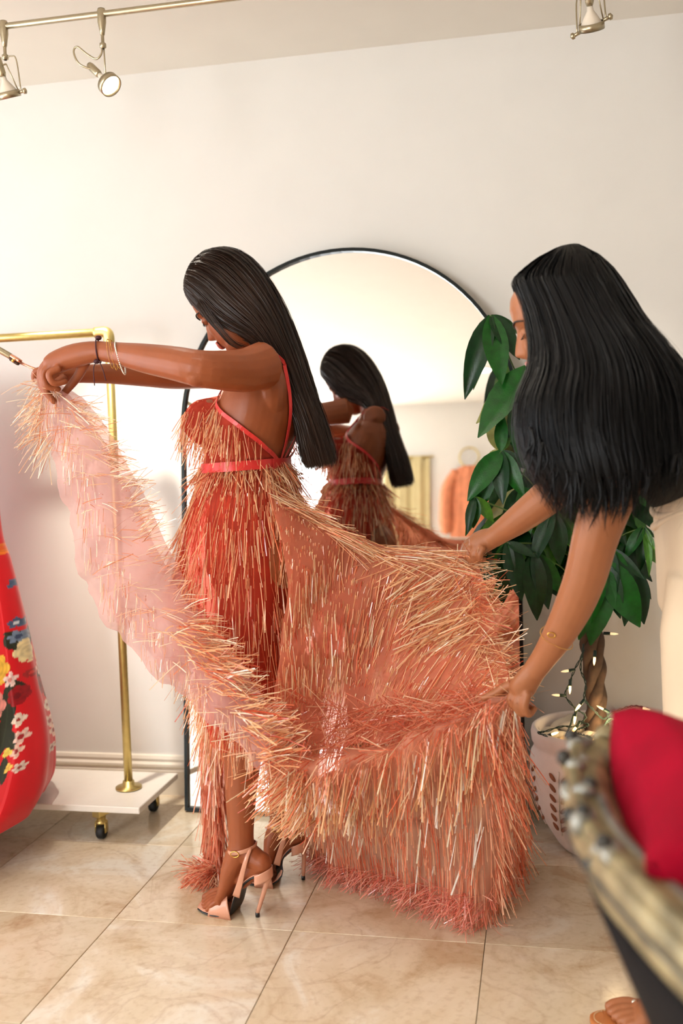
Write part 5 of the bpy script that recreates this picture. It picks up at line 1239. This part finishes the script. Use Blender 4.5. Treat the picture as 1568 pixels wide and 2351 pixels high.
bulbs = [((1318, 1538), (-1, .1), 0), ((1309, 1562), (-.05, 1), 1), ((1297, 1597), (-1, -.1), 0), ((1340, 1608), (-.6, .7), 1), ((1322, 1632), (-.15, 1), 1), ((1256, 1690), (.6, -.3), 1), ((1298, 1700), (-.15, 1), 1), ((1350, 1692), (.6, .3), 1), ((1366, 1496), (-.1, 1), 1), ((1388, 1454), (1, 0), 0),
         ((1396, 1634), (-1, -.6), 0), ((1462, 1623), (1, .15), 0), ((1456, 1636), (.1, 1), 1), ((1462, 1646), (1, 0), 0), ((1466, 1658), (.8, .8), 0), ((1420, 1640), (.4, 1), 1), ((1366, 1690), (.5, -.5), 1), ((1398, 1672), (-.2, 1), 1), ((1405, 1690), (.3, .6), 1), ((1330, 1660), (-.5, .6), 1)]
for k, ((x, y), (dx, dy), lit) in enumerate(bulbs):
    c = P(x, y, 2.855 if x < 1370 else 2.885); d = nrm(np.array([dx, -.25, -dy])); Rm = align(d)
    b = MB(); b.lathe([(0, -.004), (.0045, -.003), (.0048, .014), (.0042, .016), (0, .016)], c, 10, Rm); o = b.build('bulb_socket', M['wire'], sl)
    b = MB(); b.lathe([(0, .015), (.0034, .016), (.0036, .026), (.0022, .034), (0, .039)], c, 10, Rm); b.build('mini_bulb', M['bulb'] if lit else M['bulb_clear'], o)
pl_ = bpy.data.lights.new('string_lights_glow', 'POINT'); pl_.energy = 1.1; pl_.color = (1.0, .72, .38); pl_.shadow_soft_size = .03
po = bpy.data.objects.new('string_lights_glow', pl_); COL.objects.link(po); po.location = P(1405, 1662, 2.86)

# ================================================================== CARVED ARMCHAIR IN THE FOREGROUND
ch = thing('carved_armchair', (.45, .95, 0), 'antique silver and gold carved armchair with charcoal upholstered outside, blurred in front', 'armchair')
ZR = .77
key = [P(1402, 1712, z=ZR + .015), P(1364, 1737, z=ZR + .012), P(1346, 1793, z=ZR + .006), P(1358, 1872, z=ZR), P(1395, 1955, z=ZR - .002), P(1475, 2045, z=ZR - .004), P(1580, 2150, z=ZR - .008)]
key += [key[-1] + np.array([.045, -.09, -.004]), key[-1] + np.array([.12, -.17, -.006])]
RP = crom(key, 60)
rl = MB(); rw = np.interp(np.linspace(0, 1, 60), [0, .08, .3, .6, 1], [.016, .024, .030, .031, .032])
rl.tube(RP, [(w_*.8, w_) for w_ in rw], 16, ref=(0, 0, 1)); rl.build('top_rail', M['antique'], ch)
rl = MB(); rl.tube(RP[8:] + np.array([0, 0, .020]) + .014*np.array([nrm(np.cross(RP[min(i + 1, 59)] - RP[i - 1], (0, 0, 1))) for i in range(8, 60)]), .010, 10); rl.build('upper_moulding', M['antique'], ch)
rl = MB(); rl.tube(RP[10:] + np.array([0, 0, -.036]) - .006*np.array([nrm(np.cross(RP[min(i + 1, 59)] - RP[i - 1], (0, 0, 1))) for i in range(10, 60)]), [(.020, .022)]*50, 12, ref=(0, 0, 1)); rl.build('lower_moulding', M['antique'], ch)
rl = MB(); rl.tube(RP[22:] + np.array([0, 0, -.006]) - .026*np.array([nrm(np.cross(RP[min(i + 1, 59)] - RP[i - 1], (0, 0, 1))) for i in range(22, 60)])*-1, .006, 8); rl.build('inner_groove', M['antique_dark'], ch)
rl = MB(); rl.tube(RP[22:] + np.array([0, 0, .018]) - .010*np.array([nrm(np.cross(RP[min(i + 1, 59)] - RP[i - 1], (0, 0, 1))) for i in range(22, 60)]), .008, 8); rl.build('outer_groove', M['antique_silver'], ch)
# carved acanthus lumps on the corner
for k in range(15):
    i = 6 + k*2; c = RP[min(i, 59)]; side = nrm(np.cross(RP[min(i + 1, 59)] - RP[i - 1], (0, 0, 1)))
    out = -side if np.dot(side, (-1, -1, 0)) < 0 else side
    b = MB(); q = c + out*(.008 + .012*((k*5) % 4)/3) + np.array([0, 0, .014 + .010*((k*7) % 3 - 1)])
    b.ell(q, (.017, .010, .014), align(nrm(out + np.array([0, 0, .6]))) @ rotz(k*1.3), 12, 8); lf = b.build('carved_leaf', M['antique_silver' if k % 3 else 'antique'], ch)
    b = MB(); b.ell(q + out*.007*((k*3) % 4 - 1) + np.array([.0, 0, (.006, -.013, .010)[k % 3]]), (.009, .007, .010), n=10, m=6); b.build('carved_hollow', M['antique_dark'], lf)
b = MB(); sp = [RP[2] + np.array([.012*(1 - t)*math.cos(9*t) , .004*t, .020*(1 - t)*math.sin(9*t) + .004]) for t in np.linspace(0, .85, 26)]; b.tube(sp, list(np.linspace(.013, .006, 26)), 10); b.build('scroll', M['antique'], ch)
# outside upholstered panel, leaning in towards the floor
low = []
for i in range(24, 60):
    c = RP[i]; t = (i - 24)/35; tg = RP[min(i + 1, 59)] - RP[i - 1]; side = nrm(np.cross(tg, (0, 0, 1))); side = -side if np.dot(side, (1, 1, 0)) < 0 else side
    low.append([c + side*(.018 + .10*s) + np.array([.17*s*(1 - t), 0, -.05 - (ZR - .17)*s]) for s in np.linspace(0, 1, 12)])
pn = MB(); pn.grid(np.swapaxes(np.array(low), 0, 1)); po_ = pn.build('outside_panel', M['charcoal'], ch); sd = po_.modifiers.new('t', 'SOLIDIFY'); sd.thickness = .03
pp = MB(); pp.tube(np.array(low)[0] + np.array([-.004, -.002, 0]), .010, 8); pp.build('edge_piping', M['olive'], ch)
pp = MB(); pp.tube(np.array(low)[7] + np.array([.0, -.006, 0]), .006, 8); pp.build('panel_piping', M['olive'], ch)
# inside back, seat, far side and legs
inn = MB(); IN = []
for i in range(4, 60):
    c = RP[i]; tg = RP[min(i + 1, 59)] - RP[i - 1]; side = nrm(np.cross(tg, (0, 0, 1))); side = -side if np.dot(side, (1, 1, 0)) < 0 else side
    IN.append([c + side*(.030 + .05*math.sin(s*3.14)) + np.array([0, 0, .005 - np.interp(i, [4, 30, 50, 60], [.05, .07, .25, .38])*s]) for s in np.linspace(0, 1, 8)])
inn.grid(np.swapaxes(np.array(IN), 0, 1)); io = inn.build('inside_upholstery', M['inner'], ch); sd = io.modifiers.new('t', 'SOLIDIFY'); sd.thickness = .03
cen = np.array([.50, 1.02])
b = MB(); b.box((.50, 1.02, .38), (.52, .50, .12), rotz(R(-20)), .03); b.build('seat', M['velvet'], ch, smooth=False)
b = MB(); b.box((.50, 1.02, .29), (.54, .52, .07), rotz(R(-20)), .012); b.build('seat_rail', M['antique'], ch, smooth=False)
for dx, dy in ((-.24, -.22), (-.24, .22), (.26, -.22), (.26, .22)):
    q = np.array([.50, 1.02, 0]) + rotz(R(-20)) @ np.array([dx, dy, 0]); b = MB(); b.lathe([(0, 0), (.016, 0), (.020, .02), (.014, .05), (.024, .16), (.032, .24), (0, .24)], q, 14); b.build('leg', M['antique'], ch)
# crimson velvet cushion standing in the corner of the chair
def cushion_mesh(name, m, w_, h_, th_, n=30):
    V = []; F = []; 
    for sgn in (1, -1):
        for i in range(n + 1):
            for j in range(n + 1):
                u, v = 2*i/n - 1, 2*j/n - 1; pin = 1 - .10*(1 - abs(u)**2)*abs(v)**3 ; pin2 = 1 - .10*(1 - abs(v)**2)*abs(u)**3
                t = max(0, (1 - u**4))*max(0, (1 - v**4)); V.append((u*w_/2*pin2, v*h_/2*pin, sgn*th_/2*t**.45*(1 + .10*math.sin(5*u + 3*v))))
    k = n + 1; off = k*k
    for i in range(n):
        for j in range(n):
            F.append((i*k + j, (i + 1)*k + j, (i + 1)*k + j + 1, i*k + j + 1)); F.append((off + i*k + j, off + i*k + j + 1, off + (i + 1)*k + j + 1, off + (i + 1)*k + j))
    b = MB(); b.add(V, F); return b.mesh(name, m)
cu = bpy.data.objects.new('velvet_cushion', cushion_mesh('velvet_cushion', M['velvet'], .44, .40, .17))
c1, c2 = P(1442, 1652, 1.10), P(1390, 1850, 1.06)
xe = nrm(np.array([.78, .08, -.62])); ye = nrm(np.array([-.20, .95, .25])); ye = nrm(ye - xe*np.dot(xe, ye)); ze = np.cross(xe, ye)
cc = P(1424, 1648, 1.30) + xe*.205 - ye*.185
link(cu, None, Matrix([[xe[i], ye[i], ze[i], cc[i]] for i in range(3)] + [[0, 0, 0, 1]]))
tag(cu, 'crimson velvet cushion standing up in the carved armchair', 'cushion')

# ================================================================== FAR END OF THE SHOP (seen in the mirror)
def mirror_hit(px, py, Yp=None, zp=None):
    """where the reflected line of sight meets the rear wall or the ceiling"""
    r = ray(px, py); t = np.dot(mbl - CAMP, mn_)/np.dot(r, mn_); q = CAMP + r*t; d = r - 2*np.dot(r, mn_)*mn_
    s = (Yp - q[1])/d[1] if Yp is not None else (zp - q[2])/d[2]
    return q + d*s
for k, (lx, ly) in enumerate(((-1.78, -1.22), (-0.68, -1.22), (0.5, -1.22), (1.7, -1.22), (-1.78, 1.55), (-0.68, 1.55), (0.5, 1.55), (1.7, 1.55))):  # all but the mirrored pair are unseen, added to brighten the room
    t = thing('downlight', (lx, ly, ZC), {0: 'round ceiling downlight reflected in the mirror behind the long hair', 1: 'round ceiling downlight reflected in the mirror beside the top leaves'}.get(k, 'round ceiling downlight added out of view to light the room'), 'downlight', 'ceiling downlights')
    b = MB(); b.lathe([(.085, 0), (.085, -.006), (.068, -.008), (.066, 0)], (lx, ly, ZC), 28); b.build('trim_ring', M['ceil'], t)
    b = MB(); b.lathe([(0, -.003), (.067, -.003)], (lx, ly, ZC), 28); b.build('lens', M['downlight'], t)
    spot_light('downlight_beam', (lx, ly, ZC - .02), (lx, ly + .25, 0), 12, (1.0, .97, .92), 100, .8, .06)
# beige hanging cloth and a coral blouse on a ring, both on the rear wall
t = thing('hanging_cloth', (-1.49, YB + .05, .45), 'beige cloth hanging on the rear wall, seen in the mirror', 'cloth')
G = np.array([[(-1.70 + .42*u, YB + .035 + .012*math.sin(u*19) + .006*math.sin(u*41), 2.0 - 1.5*v) for u in np.linspace(0, 1, 40)] for v in np.linspace(0, 1, 20)])
b = MB(); b.grid(G); o = b.build('cloth_panel', M['beige'], t); sd = o.modifiers.new('t', 'SOLIDIFY'); sd.thickness = .006
b = MB(); b.tube([(-1.73, YB + .03, 2.0), (-1.25, YB + .03, 2.0)], .009, 10); b.build('hanging_rod', M['brass'], t)
t = thing('coral_blouse', (-.93, YB + .1, 1.3), 'coral blouse hanging from a brass ring on the rear wall, seen in the mirror', 'blouse')
b = MB(); b.tube([(-.93 + .085*math.cos(a), YB + .05, 1.98 + .085*math.sin(a)) for a in np.linspace(0, 6.2832, 32, endpoint=False)], .007, 8, closed=True); b.build('ring', M['brass'], t)
b = MB(); b.ringloft([[(-.93 + w_*math.cos(a)*(1 + .06*math.sin(7*a)), YB + .075 + d_*math.sin(a)*(1 + .15*math.sin(9*a)), z) for a in np.linspace(0, 6.2832, 36, endpoint=False)] for z, w_, d_ in ((1.90, .05, .025), (1.88, .10, .035), (1.82, .15, .045), (1.7, .14, .05), (1.5, .145, .055), (1.28, .16, .06))]); b.build('blouse_body', M['coralcloth'], t)
for s_ in (-1, 1):
    b = MB(); b.tube(crom([(-.93 + s_*.11, YB + .08, 1.85), (-.93 + s_*.19, YB + .085, 1.70), (-.93 + s_*.205, YB + .09, 1.45), (-.93 + s_*.20, YB + .09, 1.32)], 14), [.045, .046, .05, .052, .055, .056, .056, .056, .057, .058, .056, .052, .046, .04], 12); b.build('sleeve', M['coralcloth'], t)
b = MB(); b.tube([(-.93, YB + .003, 2.065), (-.93, YB + .05, 2.065)], .005, 8); b.build('hook', M['brass'], t)
